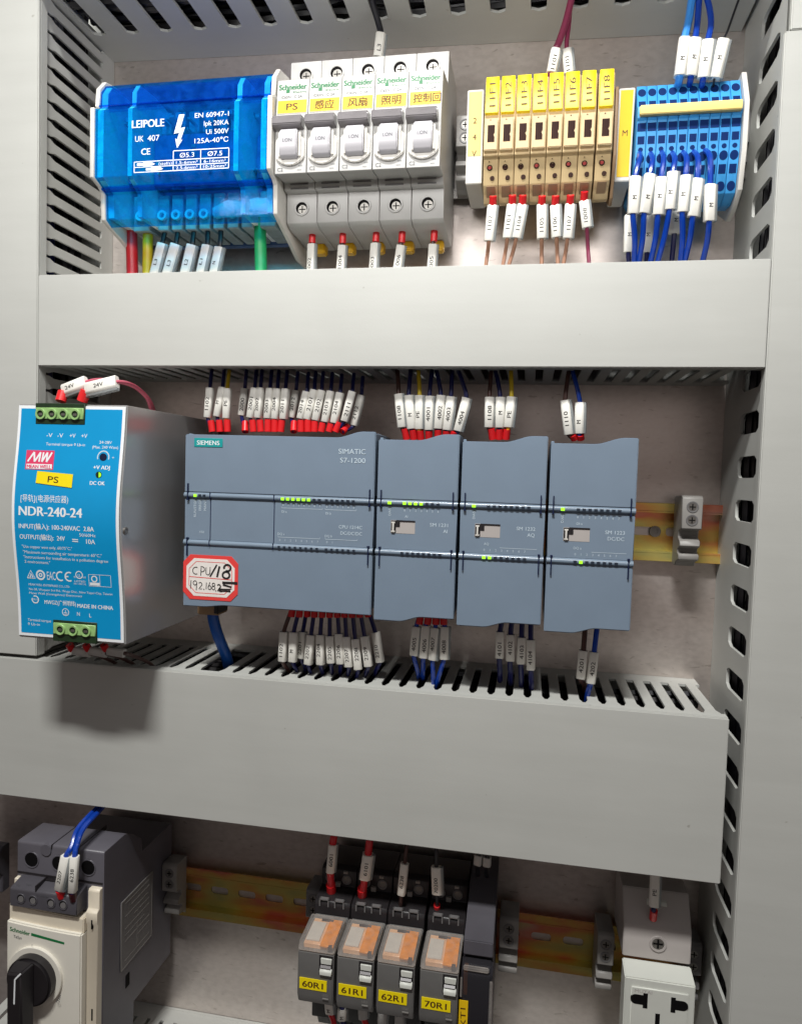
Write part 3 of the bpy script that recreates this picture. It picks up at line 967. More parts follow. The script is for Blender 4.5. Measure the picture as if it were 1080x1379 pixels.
# text, label, group, insulation, radius, sleeve near end, sleeve far end, terminal, tail, ferrule, sleeve width (mm: x, z, d)
WIRES = [
('L3', 'black wire with white sleeve, first from the yellow cable under the blue block', 'sleeved wires under the blue distribution block', 'wire_black', 1.5, (-36.7, 115.6, 42.0), (-41.9, 95.8, 42.0), (-33.4, 129.8, 42.0), [(-43.3, 90.4, 42.0)], None, 6.2),
('L3', 'black wire with white sleeve, second from the yellow cable under the blue block', 'sleeved wires under the blue distribution block', 'wire_black', 1.5, (-27.8, 114.4, 42.0), (-33.4, 95.7, 42.0), (-25.6, 129.6, 42.0), [(-34.8, 90.3, 42.0)], None, 6.2),
('L2', 'black wire with white sleeve, third from the yellow cable under the blue block', 'sleeved wires under the blue distribution block', 'wire_black', 1.5, (-17.0, 114.1, 42.0), (-21.6, 95.4, 42.0), (-15.3, 129.2, 42.0), [(-23.0, 90.0, 42.0)], None, 6.2),
('L1', 'black wire with white sleeve, fourth from the yellow cable under the blue block', 'sleeved wires under the blue distribution block', 'wire_black', 1.5, (-7.2, 113.4, 42.0), (-11.3, 95.2, 42.0), (-6.6, 128.9, 42.0), [(-12.7, 89.9, 42.0)], None, 6.2),
('N', 'black wire with white sleeve, fifth from the yellow cable under the blue block', 'sleeved wires under the blue distribution block', 'wire_black', 1.5, (1.0, 112.3, 42.0), (-2.6, 95.0, 42.0), (2.1, 128.6, 42.0), [(-3.9, 89.7, 42.0)], None, 6.2),
('', 'thick red cable under the left end of the blue block', 'thick supply cables under the blue block', 'wire_red', 3.5, None, None, (-59.1, 133.2, 40.0), [(-57.7, 96.7, 40.0), (-57.6, 90.3, 40.0)], None, 4.6),
('', 'thick yellow cable beside the red one under the blue block', 'thick supply cables under the blue block', 'wire_yellow', 3.1, None, None, (-47.5, 129.2, 40.0), [(-47.5, 96.5, 40.0), (-47.5, 90.1, 40.0)], None, 4.6),
('', 'thick green cable under the right end of the blue block', 'thick supply cables under the blue block', 'wire_green', 3.7, None, None, (25.4, 133.4, 40.0), [(27.2, 95.0, 40.0), (27.3, 88.8, 40.0)], None, 4.6),
('1002', 'white sleeved wire 1002 with red ferrule under the first circuit breaker', 'sleeved wires under the circuit breakers', 'wire_brown', 1.2, (57.9, 113.8, 38.0), (57.9, 93.2, 38.0), (58.2, 120.3, 38.0), [(57.6, 87.9, 38.0)], 'ferrule_red', 5.0),
('1004', 'white sleeved wire 1004 with red ferrule under the second circuit breaker', 'sleeved wires under the circuit breakers', 'wire_brown', 1.2, (76.8, 112.4, 38.0), (75.9, 92.9, 38.0), (77.0, 120.6, 38.0), [(75.6, 87.6, 38.0)], 'ferrule_red', 5.0),
('1003', 'white sleeved wire 1003 with red ferrule under the third circuit breaker', 'sleeved wires under the circuit breakers', 'wire_brown', 1.2, (96.6, 113.2, 38.0), (95.9, 92.5, 38.0), (97.3, 120.9, 38.0), [(95.6, 87.3, 38.0)], 'ferrule_red', 5.0),
('1006', 'white sleeved wire 1006 with red ferrule under the fourth circuit breaker', 'sleeved wires under the circuit breakers', 'wire_brown', 1.2, (112.2, 111.5, 38.0), (109.7, 92.2, 38.0), (112.8, 120.0, 38.0), [(109.4, 87.1, 38.0)], 'ferrule_red', 5.0),
('1005', 'white sleeved wire 1005 with red ferrule under the fifth circuit breaker', 'sleeved wires under the circuit breakers', 'wire_brown', 1.2, (131.1, 111.8, 38.0), (130.4, 91.8, 38.0), (131.7, 120.2, 38.0), [(130.1, 86.7, 38.0)], 'ferrule_red', 5.0),
('L3', 'black wire with white sleeve rising from the third circuit breaker', '', 'wire_black', 1.9, (96.2, 217.0, 42.0), (97.5, 230.1, 42.0), (95.9, 212.3, 40.0), [(96.1, 236.0, 42.0), (93.2, 244.9, 44.0), (92.1, 251.9, 46.0)], None, 5.6),
('1101', 'thick purple wire with sleeve 1101, left of the two above the fuse terminals', 'purple wires above the fuse terminals', 'wire_purple', 1.9, (194.4, 199.3, 46.0), (196.3, 211.7, 46.0), (193.7, 197.7, 44.0), [(198.1, 216.3, 46.0), (201.2, 226.0, 47.0), (204.4, 240.6, 48.0)], None, 5.2),
('1101', 'purple wire with sleeve 1101, right of the two above the fuse terminals', 'purple wires above the fuse terminals', 'wire_purple', 1.3, (204.0, 199.7, 44.0), (202.3, 212.5, 44.0), (204.5, 196.9, 44.0), [(202.1, 217.2, 44.0), (202.9, 227.0, 44.0), (203.4, 243.3, 44.0)], None, 5.2),
('1102', 'brown wire with white sleeve 1102, first from left under the beige fuse terminals', 'sleeved wires under the fuse terminals', 'wire_tan', 1.1, (165.2, 128.7, 48.0), (163.9, 109.3, 48.0), (165.6, 132.8, 51.0), [(163.0, 104.4, 42.0), (162.3, 97.6, 42.0), (161.7, 91.0, 42.0)], 'ferrule_red', 5.2),
('1103', 'brown wire with white sleeve 1103, second from left under the beige fuse terminals', 'sleeved wires under the fuse terminals', 'wire_tan', 1.1, (175.9, 128.8, 48.0), (174.1, 110.6, 48.0), (176.2, 132.8, 51.0), [(173.0, 105.0, 42.0), (171.9, 97.4, 42.0), (171.3, 90.8, 42.0)], 'ferrule_red', 5.2),
('1104', 'brown wire with white sleeve 1104, third from left under the beige fuse terminals', 'sleeved wires under the fuse terminals', 'wire_tan', 1.1, (181.5, 128.5, 48.0), (179.0, 110.5, 48.0), (181.8, 132.6, 51.0), [(177.2, 104.9, 42.0), (175.2, 97.3, 42.0), (174.7, 90.7, 42.0)], 'ferrule_red', 5.2),
('1105', 'brown wire with white sleeve 1105, fourth from left under the beige fuse terminals', 'sleeved wires under the fuse terminals', 'wire_tan', 1.1, (192.0, 127.8, 48.0), (192.8, 110.1, 48.0), (192.2, 131.8, 51.0), [(193.1, 104.5, 42.0), (193.4, 96.9, 42.0), (192.8, 90.4, 42.0)], 'ferrule_red', 5.2),
('1106', 'brown wire with white sleeve 1106, fifth from left under the beige fuse terminals', 'sleeved wires under the fuse terminals', 'wire_tan', 1.1, (199.3, 127.5, 48.0), (200.8, 110.2, 48.0), (199.4, 131.5, 51.0), [(201.6, 104.5, 42.0), (202.3, 96.7, 42.0), (201.8, 90.2, 42.0)], 'ferrule_red', 5.2),
('1107', 'brown wire with white sleeve 1107, sixth from left under the beige fuse terminals', 'sleeved wires under the fuse terminals', 'wire_tan', 1.1, (207.2, 127.6, 48.0), (206.7, 109.7, 48.0), (207.3, 131.6, 51.0), [(206.2, 104.2, 42.0), (205.2, 96.7, 42.0), (204.6, 90.1, 42.0)], 'ferrule_red', 5.2),
('1008', 'purple wire with white sleeve 1008, seventh from left under the beige fuse terminals', 'sleeved wires under the fuse terminals', 'wire_purple', 1.1, (214.6, 129.3, 48.0), (216.8, 114.9, 48.0), (214.6, 133.3, 51.0), [(218.1, 106.7, 42.0), (219.2, 96.3, 42.0), (218.7, 89.9, 42.0)], 'ferrule_red', 5.2),
('M', 'light blue thick wire sleeved M above the blue terminals', 'blue neutral wires rising from the blue terminals', 'wire_lightblue', 2.0, (260.3, 189.8, 52.0), (261.9, 208.9, 52.0), (260.7, 187.8, 46.0), [(263.8, 219.2, 50.0), (264.8, 229.5, 50.0), (265.4, 235.6, 50.0)], None, 5.8),
('M', 'blue wire with sleeve M, second of the four above the blue terminals', 'blue neutral wires rising from the blue terminals', 'wire_blue', 1.6, (265.9, 189.5, 52.0), (267.2, 208.5, 52.0), (266.4, 187.4, 46.0), [(268.2, 218.9, 50.0), (268.4, 229.2, 50.0), (268.4, 235.3, 50.0)], None, 5.8),
('M', 'blue wire with sleeve M, third of the four above the blue terminals', 'blue neutral wires rising from the blue terminals', 'wire_blue', 1.6, (272.0, 188.0, 52.0), (273.5, 207.2, 52.0), (272.6, 186.0, 46.0), [(274.9, 216.3, 50.0), (274.0, 223.5, 50.0), (272.0, 230.9, 50.0), (270.5, 237.2, 50.0)], None, 5.8),
('M', 'thin black wire with sleeve M above the blue terminals', 'blue neutral wires rising from the blue terminals', 'wire_black', 0.6, (277.5, 187.6, 52.0), (281.0, 206.9, 52.0), (278.3, 185.6, 46.0), [(283.2, 212.5, 50.0), (286.2, 222.5, 50.0), (289.6, 233.4, 50.0)], None, 5.8),
('M', 'blue wire sleeved M, first from left in front row under blue terminals', 'blue neutral wires under the blue terminals', 'wire_blue', 1.5, (239.2, 135.8, 61.0), (238.9, 116.8, 61.0), (242.2, 153.0, 50.0), [(241.0, 106.1, 56.0), (242.1, 95.4, 50.0), (242.3, 92.2, 46.0)], 'bend:241.4,145.9,58.0', 5.4),
('M', 'blue wire sleeved M, second from left in front row under blue terminals', 'blue neutral wires under the blue terminals', 'wire_blue', 1.5, (246.5, 136.7, 61.0), (244.5, 116.9, 61.0), (247.6, 152.4, 50.0), [(245.1, 106.1, 56.0), (244.5, 95.3, 50.0), (244.8, 92.2, 46.0)], 'bend:247.9,145.3,58.0', 5.4),
('M', 'blue wire sleeved M, third from left in front row under blue terminals', 'blue neutral wires under the blue terminals', 'wire_blue', 1.5, (252.2, 134.8, 61.0), (251.4, 115.9, 61.0), (253.2, 152.8, 50.0), [(251.5, 105.6, 56.0), (250.5, 95.2, 50.0), (250.8, 92.0, 46.0)], 'bend:253.4,145.6,58.0', 5.4),
('M', 'blue wire sleeved M, fourth from left in front row under blue terminals', 'blue neutral wires under the blue terminals', 'wire_blue', 1.5, (257.7, 137.1, 61.0), (256.9, 118.5, 61.0), (258.5, 152.2, 50.0), [(256.0, 106.7, 56.0), (254.1, 94.8, 50.0), (254.5, 91.6, 46.0)], 'bend:258.9,145.1,58.0', 5.4),
('M', 'blue wire sleeved M, fifth from left in front row under blue terminals', 'blue neutral wires under the blue terminals', 'wire_blue', 1.5, (264.1, 135.2, 61.0), (263.3, 116.8, 61.0), (263.8, 152.2, 50.0), [(265.0, 105.8, 56.0), (265.7, 94.8, 50.0), (266.1, 91.7, 46.0)], 'bend:264.7,145.1,58.0', 5.4),
('M', 'blue wire sleeved M, sixth from left in front row under blue terminals', 'blue neutral wires under the blue terminals', 'wire_blue', 1.5, (269.9, 133.4, 61.0), (268.5, 114.3, 61.0), (269.0, 152.3, 50.0), [(268.6, 104.5, 56.0), (267.7, 94.8, 50.0), (268.2, 91.7, 46.0)], 'bend:270.2,145.1,58.0', 5.4),
('M', 'blue wire sleeved M, seventh from left in front row under blue terminals', 'blue neutral wires under the blue terminals', 'wire_blue', 1.5, (276.2, 130.2, 61.0), (276.6, 111.8, 61.0), (274.5, 152.6, 50.0), [(277.2, 103.3, 56.0), (276.8, 94.9, 50.0), (277.4, 91.8, 46.0)], 'bend:276.0,145.4,58.0', 5.4),
('M', 'dark blue wire sleeved M, leftmost of the rear row, behind the blue terminal wires', 'blue wires of the rear row under the blue terminals', 'wire_navy', 1.4, (239.4, 122.3, 44.0), (239.6, 102.4, 44.0), (239.9, 129.9, 42.0), [(240.3, 97.8, 42.0), (240.5, 93.4, 42.0)], None, 5.4),
('M', 'dark blue wire sleeved M, middle of the rear row, behind the blue terminal wires', 'blue wires of the rear row under the blue terminals', 'wire_navy', 1.4, (249.3, 122.6, 44.0), (249.3, 102.0, 44.0), (249.9, 130.1, 42.0), [(249.6, 97.6, 42.0), (249.8, 93.2, 42.0)], None, 5.4),
('M', 'dark blue wire sleeved M, rightmost of the rear row, behind the blue terminal wires', 'blue wires of the rear row under the blue terminals', 'wire_navy', 1.4, (263.0, 125.2, 44.0), (262.9, 111.6, 44.0), (263.6, 132.7, 42.0), [(262.6, 97.3, 42.0), (262.8, 92.9, 42.0)], None, 5.4),
('1102', 'wire with white sleeve 1102, first from left on top of the wide controller', 'sleeved wires plugged into the top of the wide controller', 'wire_navy', 1.1, (4.7, 7.7, 62.0), (5.9, 25.0, 62.0), (7.9, -0.6, 62.0), [(5.3, 29.6, 60.0), (3.9, 36.5, 56.0)], 'ferrule_red', 4.4),
('M', 'wire with white sleeve M, second from left on top of the wide controller', 'sleeved wires plugged into the top of the wide controller', 'wire_navy', 1.1, (10.7, 8.8, 62.0), (13.6, 25.1, 62.0), (12.6, -0.5, 62.0), [(13.1, 29.7, 60.0), (11.7, 36.5, 56.0)], 'ferrule_red', 4.4),
('PE', 'wire with white sleeve PE, third from left on top of the wide controller', 'sleeved wires plugged into the top of the wide controller', 'wire_yellow', 1.1, (16.3, 7.4, 62.0), (16.7, 24.7, 62.0), (17.2, -0.4, 62.0), [(16.1, 29.2, 60.0), (14.9, 36.0, 56.0)], 'ferrule_red', 4.4),
('2000', 'wire with white sleeve 2000, fourth from left on top of the wide controller', 'sleeved wires plugged into the top of the wide controller', 'wire_navy', 1.1, (23.6, 9.7, 57.0), (25.3, 25.4, 57.0), (28.1, -0.2, 62.0), [(26.9, 29.3, 60.0), (25.7, 36.1, 56.0)], 'ferrule_red', 4.4),
('2001', 'wire with white sleeve 2001, fifth from left on top of the wide controller', 'sleeved wires plugged into the top of the wide controller', 'wire_navy', 1.1, (31.1, 8.4, 62.0), (33.5, 24.8, 62.0), (33.2, -0.1, 62.0), [(33.0, 29.3, 60.0), (31.8, 36.1, 56.0)], 'ferrule_red', 4.4),
('2002', 'wire with white sleeve 2002, sixth from left on top of the wide controller', 'sleeved wires plugged into the top of the wide controller', 'wire_navy', 1.1, (35.8, 8.2, 62.0), (37.0, 25.0, 62.0), (37.7, -0.0, 62.0), [(36.5, 29.5, 60.0), (35.4, 36.3, 56.0)], 'ferrule_red', 4.4),
('2003', 'wire with white sleeve 2003, seventh from left on top of the wide controller', 'sleeved wires plugged into the top of the wide controller', 'wire_navy', 1.1, (41.6, 8.0, 62.0), (42.8, 24.9, 62.0), (42.0, 0.1, 62.0), [(42.3, 29.4, 60.0), (41.3, 36.1, 56.0)], 'ferrule_red', 4.4),
('2004', 'wire with white sleeve 2004, eighth from left on top of the wide controller', 'sleeved wires plugged into the top of the wide controller', 'wire_navy', 1.1, (46.1, 7.7, 62.0), (47.2, 24.7, 62.0), (46.0, 0.1, 62.0), [(46.7, 29.2, 60.0), (45.7, 35.9, 56.0)], 'ferrule_red', 4.4),
('2011', 'wire with white sleeve 2011, ninth from left on top of the wide controller', 'sleeved wires plugged into the top of the wide controller', 'wire_navy', 1.1, (51.2, 7.5, 62.0), (52.1, 24.9, 62.0), (49.7, 0.2, 62.0), [(51.7, 29.4, 60.0), (50.7, 36.2, 56.0)], 'ferrule_red', 4.4),
('2012', 'wire with white sleeve 2012, tenth from left on top of the wide controller', 'sleeved wires plugged into the top of the wide controller', 'wire_navy', 1.1, (54.4, 8.7, 57.0), (56.7, 24.7, 57.0), (57.5, 0.4, 62.0), [(58.0, 28.5, 60.0), (57.1, 35.2, 56.0)], 'ferrule_red', 4.4),
('2014', 'wire with white sleeve 2014, eleventh from left on top of the wide controller', 'sleeved wires plugged into the top of the wide controller', 'wire_navy', 1.1, (61.4, 7.7, 62.0), (64.8, 23.6, 62.0), (61.9, 0.4, 62.0), [(64.4, 28.1, 60.0), (63.6, 34.8, 56.0)], 'ferrule_red', 4.4),
('2101', 'wire with white sleeve 2101, twelfth from left on top of the wide controller', 'sleeved wires plugged into the top of the wide controller', 'wire_navy', 1.1, (65.5, 8.0, 62.0), (69.2, 24.1, 62.0), (66.0, 0.5, 62.0), [(68.8, 28.6, 60.0), (68.0, 35.3, 56.0)], 'ferrule_red', 4.4),
('2102', 'wire with white sleeve 2102, thirteenth from left on top of the wide controller', 'sleeved wires plugged into the top of the wide controller', 'wire_navy', 1.1, (70.3, 7.2, 62.0), (73.6, 24.2, 62.0), (69.8, 0.6, 62.0), [(73.2, 28.6, 60.0), (72.5, 35.3, 56.0)], 'ferrule_red', 4.4),
('2103', 'wire with white sleeve 2103, fourteenth from left on top of the wide controller', 'sleeved wires plugged into the top of the wide controller', 'wire_navy', 1.1, (76.0, 6.3, 62.0), (78.9, 23.8, 62.0), (73.9, 0.7, 62.0), [(78.6, 28.2, 60.0), (77.9, 34.8, 56.0)], 'ferrule_red', 4.4),
('2104', 'wire with white sleeve 2104, fifteenth from left on top of the wide controller', 'sleeved wires plugged into the top of the wide controller', 'wire_navy', 1.1, (81.3, 5.8, 62.0), (84.4, 22.9, 62.0), (78.5, 0.8, 62.0), [(84.2, 27.3, 60.0), (83.5, 33.9, 56.0)], 'ferrule_red', 4.4),
('2111', 'wire with white sleeve 2111, sixteenth from left on top of the wide controller', 'sleeved wires plugged into the top of the wide controller', 'wire_navy', 1.1, (87.4, 7.2, 62.0), (91.4, 23.4, 62.0), (82.4, 0.8, 62.0), [(91.2, 27.8, 60.0), (90.6, 34.4, 56.0)], 'ferrule_red', 4.4),
('2112', 'wire with white sleeve 2112, seventeenth from left on top of the wide controller', 'sleeved wires plugged into the top of the wide controller', 'wire_navy', 1.1, (91.6, 5.1, 57.0), (95.5, 22.2, 57.0), (86.3, 0.9, 62.0), [(96.5, 26.0, 60.0), (95.9, 32.6, 56.0)], 'ferrule_red', 4.4),
('1108', 'wire with white sleeve 1108, first from left on top of the first expansion module', 'sleeved wires plugged into the tops of the expansion modules', 'wire_brown', 1.2, (120.5, 4.0, 62.0), (118.1, 22.5, 62.0), (123.0, -2.3, 60.0), [(117.1, 30.6, 60.0), (115.7, 36.7, 56.0), (115.5, 41.9, 52.0)], 'ferrule_red', 4.9),
('M', 'wire with white sleeve M, second from left on top of the first expansion module', 'sleeved wires plugged into the tops of the expansion modules', 'wire_navy', 1.2, (125.9, 3.3, 62.0), (123.8, 21.8, 62.0), (127.1, -2.2, 60.0), [(123.8, 30.7, 60.0), (123.4, 37.5, 56.0), (123.2, 42.7, 52.0)], 'ferrule_red', 4.9),
('PE', 'wire with white sleeve PE, third from left on top of the first expansion module', 'sleeved wires plugged into the tops of the expansion modules', 'wire_yellow', 1.2, (130.3, 3.1, 62.0), (129.9, 21.9, 62.0), (131.1, -2.1, 60.0), [(128.9, 30.7, 60.0), (127.7, 37.5, 56.0), (127.5, 42.7, 52.0)], 'ferrule_red', 4.9),
('4001', 'wire with white sleeve 4001, fourth from left on top of the first expansion module', 'sleeved wires plugged into the tops of the expansion modules', 'wire_navy', 1.2, (135.6, 2.8, 62.0), (135.4, 21.5, 62.0), (135.6, -2.0, 60.0), [(135.6, 30.5, 60.0), (135.6, 37.6, 56.0), (135.5, 42.7, 52.0)], 'ferrule_red', 4.9),
('4002', 'wire with white sleeve 4002, fifth from left on top of the first expansion module', 'sleeved wires plugged into the tops of the expansion modules', 'wire_navy', 1.2, (140.7, 3.6, 62.0), (141.7, 22.0, 62.0), (140.7, -1.9, 60.0), [(139.9, 30.8, 60.0), (137.8, 37.6, 56.0), (137.8, 42.7, 52.0)], 'ferrule_red', 4.9),
('4003', 'wire with white sleeve 4003, sixth from left on top of the first expansion module', 'sleeved wires plugged into the tops of the expansion modules', 'wire_navy', 1.2, (145.7, 3.0, 62.0), (147.3, 21.3, 62.0), (145.2, -1.8, 60.0), [(147.2, 30.5, 60.0), (146.9, 37.6, 56.0), (146.9, 42.7, 52.0)], 'ferrule_red', 4.9),
('4004', 'wire with white sleeve 4004, seventh from left on top of the first expansion module', 'sleeved wires plugged into the tops of the expansion modules', 'wire_navy', 1.2, (151.7, 2.6, 62.0), (155.8, 20.7, 62.0), (148.6, -1.7, 60.0), [(152.9, 30.1, 60.0), (149.9, 37.6, 56.0), (149.9, 42.7, 52.0)], 'ferrule_red', 4.9),
('1108', 'wire with white sleeve 1108, first from left on top of the second expansion module', 'sleeved wires plugged into the tops of the expansion modules', 'wire_brown', 1.2, (168.5, 4.8, 62.0), (168.3, 21.3, 62.0), (170.8, -1.3, 60.0), [(168.4, 30.1, 60.0), (168.4, 36.9, 56.0), (168.6, 42.0, 52.0)], 'ferrule_red', 4.9),
('M', 'wire with white sleeve M, second from left on top of the second expansion module', 'sleeved wires plugged into the tops of the expansion modules', 'wire_navy', 1.2, (174.3, 4.5, 62.0), (174.1, 21.6, 62.0), (174.4, -1.2, 60.0), [(172.4, 30.2, 60.0), (170.6, 36.9, 56.0), (170.8, 42.0, 52.0)], 'ferrule_red', 4.9),
('PE', 'wire with white sleeve PE, third from left on top of the second expansion module', 'sleeved wires plugged into the tops of the expansion modules', 'wire_yellow', 1.2, (179.0, 4.6, 62.0), (180.1, 22.0, 62.0), (178.0, -1.1, 60.0), [(179.6, 30.8, 60.0), (179.1, 37.7, 56.0), (179.3, 42.7, 52.0)], 'ferrule_red', 4.9),
('1110', 'wire with white sleeve 1110, first from left on top of the third expansion module', 'sleeved wires plugged into the tops of the expansion modules', 'wire_brown', 1.2, (211.2, 2.0, 62.0), (208.5, 19.8, 62.0), (214.4, -0.4, 60.0), [(209.2, 29.8, 60.0), (210.2, 37.8, 56.0), (210.8, 42.8, 52.0)], 'ferrule_red', 4.9),
('M', 'wire with white sleeve M, second from left on top of the third expansion module', 'sleeved wires plugged into the tops of the expansion modules', 'wire_blue', 1.2, (216.6, 2.1, 62.0), (216.2, 19.2, 62.0), (217.6, -0.3, 60.0), [(213.8, 29.4, 60.0), (211.6, 37.8, 56.0), (212.2, 42.8, 52.0)], 'ferrule_red', 4.9),
('1102', 'wire with white sleeve 1102, first from left under the wide controller', 'sleeved wires under the wide controller', 'wire_brown', 1.2, (54.3, -115.7, 62.0), (53.8, -133.1, 62.0), (59.6, -99.8, 62.0), [(54.6, -140.5, 54.0), (53.1, -147.7, 44.0)], 'ferrule_red', 4.8),
('M', 'wire with white sleeve M, second from left under the wide controller', 'sleeved wires under the wide controller', 'wire_navy', 1.2, (60.3, -115.5, 62.0), (60.0, -132.9, 62.0), (64.0, -99.5, 62.0), [(60.3, -140.4, 54.0), (58.6, -147.6, 44.0)], 'ferrule_red', 4.8),
('2201', 'wire with white sleeve 2201, third from left under the wide controller', 'sleeved wires under the wide controller', 'wire_navy', 1.2, (64.6, -115.8, 58.0), (63.9, -131.5, 58.0), (68.4, -99.2, 62.0), [(65.0, -137.8, 54.0), (63.1, -145.0, 44.0)], 'ferrule_red', 4.8),
('2202', 'wire with white sleeve 2202, fourth from left under the wide controller', 'sleeved wires under the wide controller', 'wire_navy', 1.2, (70.8, -116.4, 62.0), (69.4, -133.7, 62.0), (72.8, -98.9, 62.0), [(68.9, -141.2, 54.0), (66.9, -148.5, 44.0)], 'ferrule_red', 4.8),
('2204', 'wire with white sleeve 2204, fifth from left under the wide controller', 'sleeved wires under the wide controller', 'wire_navy', 1.2, (76.4, -116.0, 62.0), (76.9, -133.1, 62.0), (77.2, -98.7, 62.0), [(75.8, -140.6, 54.0), (73.6, -147.9, 44.0)], 'ferrule_red', 4.8),
('2205', 'wire with white sleeve 2205, sixth from left under the wide controller', 'sleeved wires under the wide controller', 'wire_navy', 1.2, (82.0, -115.8, 62.0), (83.2, -132.2, 62.0), (81.6, -98.4, 62.0), [(81.6, -139.7, 54.0), (79.2, -147.0, 44.0)], 'ferrule_red', 4.8),
('2206', 'wire with white sleeve 2206, seventh from left under the wide controller', 'sleeved wires under the wide controller', 'wire_navy', 1.2, (87.5, -114.9, 62.0), (88.8, -131.4, 62.0), (85.9, -98.1, 62.0), [(86.7, -139.0, 54.0), (84.2, -146.3, 44.0)], 'ferrule_red', 4.8),
('2207', 'wire with white sleeve 2207, eighth from left under the wide controller', 'sleeved wires under the wide controller', 'wire_navy', 1.2, (91.9, -115.9, 62.0), (93.8, -133.1, 62.0), (90.2, -97.8, 62.0), [(91.4, -140.7, 54.0), (88.6, -148.1, 44.0)], 'ferrule_red', 4.8),
('2208', 'wire with white sleeve 2208, ninth from left under the wide controller', 'sleeved wires under the wide controller', 'wire_navy', 1.2, (97.1, -116.8, 62.0), (99.3, -134.3, 62.0), (94.5, -97.6, 62.0), [(96.4, -141.9, 54.0), (93.5, -149.3, 44.0)], 'ferrule_red', 4.8),
('2209', 'wire with white sleeve 2209, tenth from left under the wide controller', 'sleeved wires under the wide controller', 'wire_navy', 1.2, (102.6, -115.2, 62.0), (105.2, -131.7, 62.0), (98.8, -97.3, 62.0), [(101.8, -139.4, 54.0), (98.7, -146.7, 44.0)], 'ferrule_red', 4.8),
('2210', 'wire with white sleeve 2210, eleventh from left under the wide controller', 'sleeved wires under the wide controller', 'wire_navy', 1.2, (107.9, -113.3, 58.0), (111.1, -130.0, 58.0), (103.1, -97.0, 62.0), [(108.0, -136.5, 54.0), (104.7, -143.8, 44.0)], 'ferrule_red', 4.8),
('4005', 'blue wire with white sleeve 4005, first from left under the first expansion module', 'sleeved wires under the expansion modules', 'wire_blue', 1.3, (132.3, -107.0, 62.0), (131.3, -124.0, 62.0), (134.6, -98.9, 62.0), [(132.2, -130.4, 58.0), (132.7, -137.4, 52.0), (131.6, -142.4, 44.0)], 'ferrule_red', 4.9),
('4006', 'blue wire with white sleeve 4006, second from left under the first expansion module', 'sleeved wires under the expansion modules', 'wire_blue', 1.3, (137.4, -106.8, 62.0), (136.7, -124.3, 62.0), (139.1, -98.6, 62.0), [(136.2, -130.9, 58.0), (135.4, -138.2, 52.0), (134.3, -143.2, 44.0)], 'ferrule_red', 4.9),
('4007', 'blue wire with white sleeve 4007, third from left under the first expansion module', 'sleeved wires under the expansion modules', 'wire_blue', 1.3, (143.0, -107.4, 62.0), (142.0, -125.3, 62.0), (143.2, -98.3, 62.0), [(142.1, -135.3, 58.0), (141.9, -146.1, 52.0), (141.0, -151.2, 44.0)], 'ferrule_red', 4.9),
('4008', 'blue wire with white sleeve 4008, fourth from left under the first expansion module', 'sleeved wires under the expansion modules', 'wire_blue', 1.3, (148.2, -106.6, 62.0), (148.4, -124.3, 62.0), (147.2, -98.1, 62.0), [(145.7, -134.4, 58.0), (142.7, -145.5, 52.0), (141.8, -150.6, 44.0)], 'ferrule_red', 4.9),
('4101', 'blue wire with white sleeve 4101, first from left under the second expansion module', 'sleeved wires under the expansion modules', 'wire_navy', 1.5, (178.7, -107.8, 58.0), (178.9, -122.6, 58.0), (180.0, -99.0, 60.0), [(179.3, -131.2, 54.0), (179.3, -138.9, 46.0)], None, 4.6),
('4102', 'blue wire with white sleeve 4102, second from left under the second expansion module', 'sleeved wires under the expansion modules', 'wire_navy', 1.5, (184.5, -108.9, 58.0), (184.8, -123.9, 58.0), (185.1, -99.0, 60.0), [(185.3, -132.6, 54.0), (185.4, -140.2, 46.0)], None, 4.6),
('4103', 'blue wire with white sleeve 4103, third from left under the second expansion module', 'sleeved wires under the expansion modules', 'wire_navy', 1.5, (190.6, -110.0, 58.0), (190.7, -125.0, 58.0), (190.5, -99.1, 60.0), [(191.3, -133.6, 54.0), (191.5, -141.3, 46.0)], None, 4.6),
('4104', 'blue wire with white sleeve 4104, fourth from left under the second expansion module', 'sleeved wires under the expansion modules', 'wire_navy', 1.5, (195.6, -111.1, 58.0), (196.3, -127.9, 58.0), (195.2, -99.5, 60.0), [(196.9, -136.5, 54.0), (197.2, -144.2, 46.0)], None, 4.6),
('4201', 'wire with white sleeve 4201, first from left under the third expansion module', 'sleeved wires under the expansion modules', 'wire_brown', 1.5, (224.0, -115.0, 58.0), (223.2, -130.6, 58.0), (224.3, -99.8, 60.0), [(224.8, -133.5, 54.0), (226.1, -136.4, 50.0), (226.9, -141.8, 42.0)], None, 4.8),
('4202', 'wire with white sleeve 4202, second from left under the third expansion module', 'sleeved wires under the expansion modules', 'wire_blue', 1.5, (229.7, -115.7, 58.0), (228.6, -132.4, 58.0), (230.5, -100.1, 60.0), [(227.7, -139.3, 54.0), (227.4, -146.2, 50.0), (228.2, -151.7, 42.0)], None, 4.8),
('2207', 'blue wire with sleeve 2207 and red ferrule on the motor breaker', 'blue wires feeding the motor breaker', 'wire_blue', 1.5, (-63.3, -264.9, 99.0), (-59.2, -244.8, 99.0), (-63.3, -270.3, 97.0), [(-57.7, -240.4, 96.0), (-59.3, -234.1, 88.0), (-59.8, -230.8, 70.0), (-59.1, -228.6, 60.0)], 'ferrule_red', 5.6),
('6238', 'blue wire with sleeve 6238 and dark ferrule on the motor breaker', 'blue wires feeding the motor breaker', 'wire_blue', 1.5, (-55.0, -265.1, 99.0), (-53.8, -244.1, 99.0), (-55.5, -270.9, 97.0), [(-54.8, -240.0, 96.0), (-55.8, -233.6, 88.0), (-56.8, -231.0, 70.0), (-56.7, -228.3, 60.0)], 'ferrule_dark', 4.6),
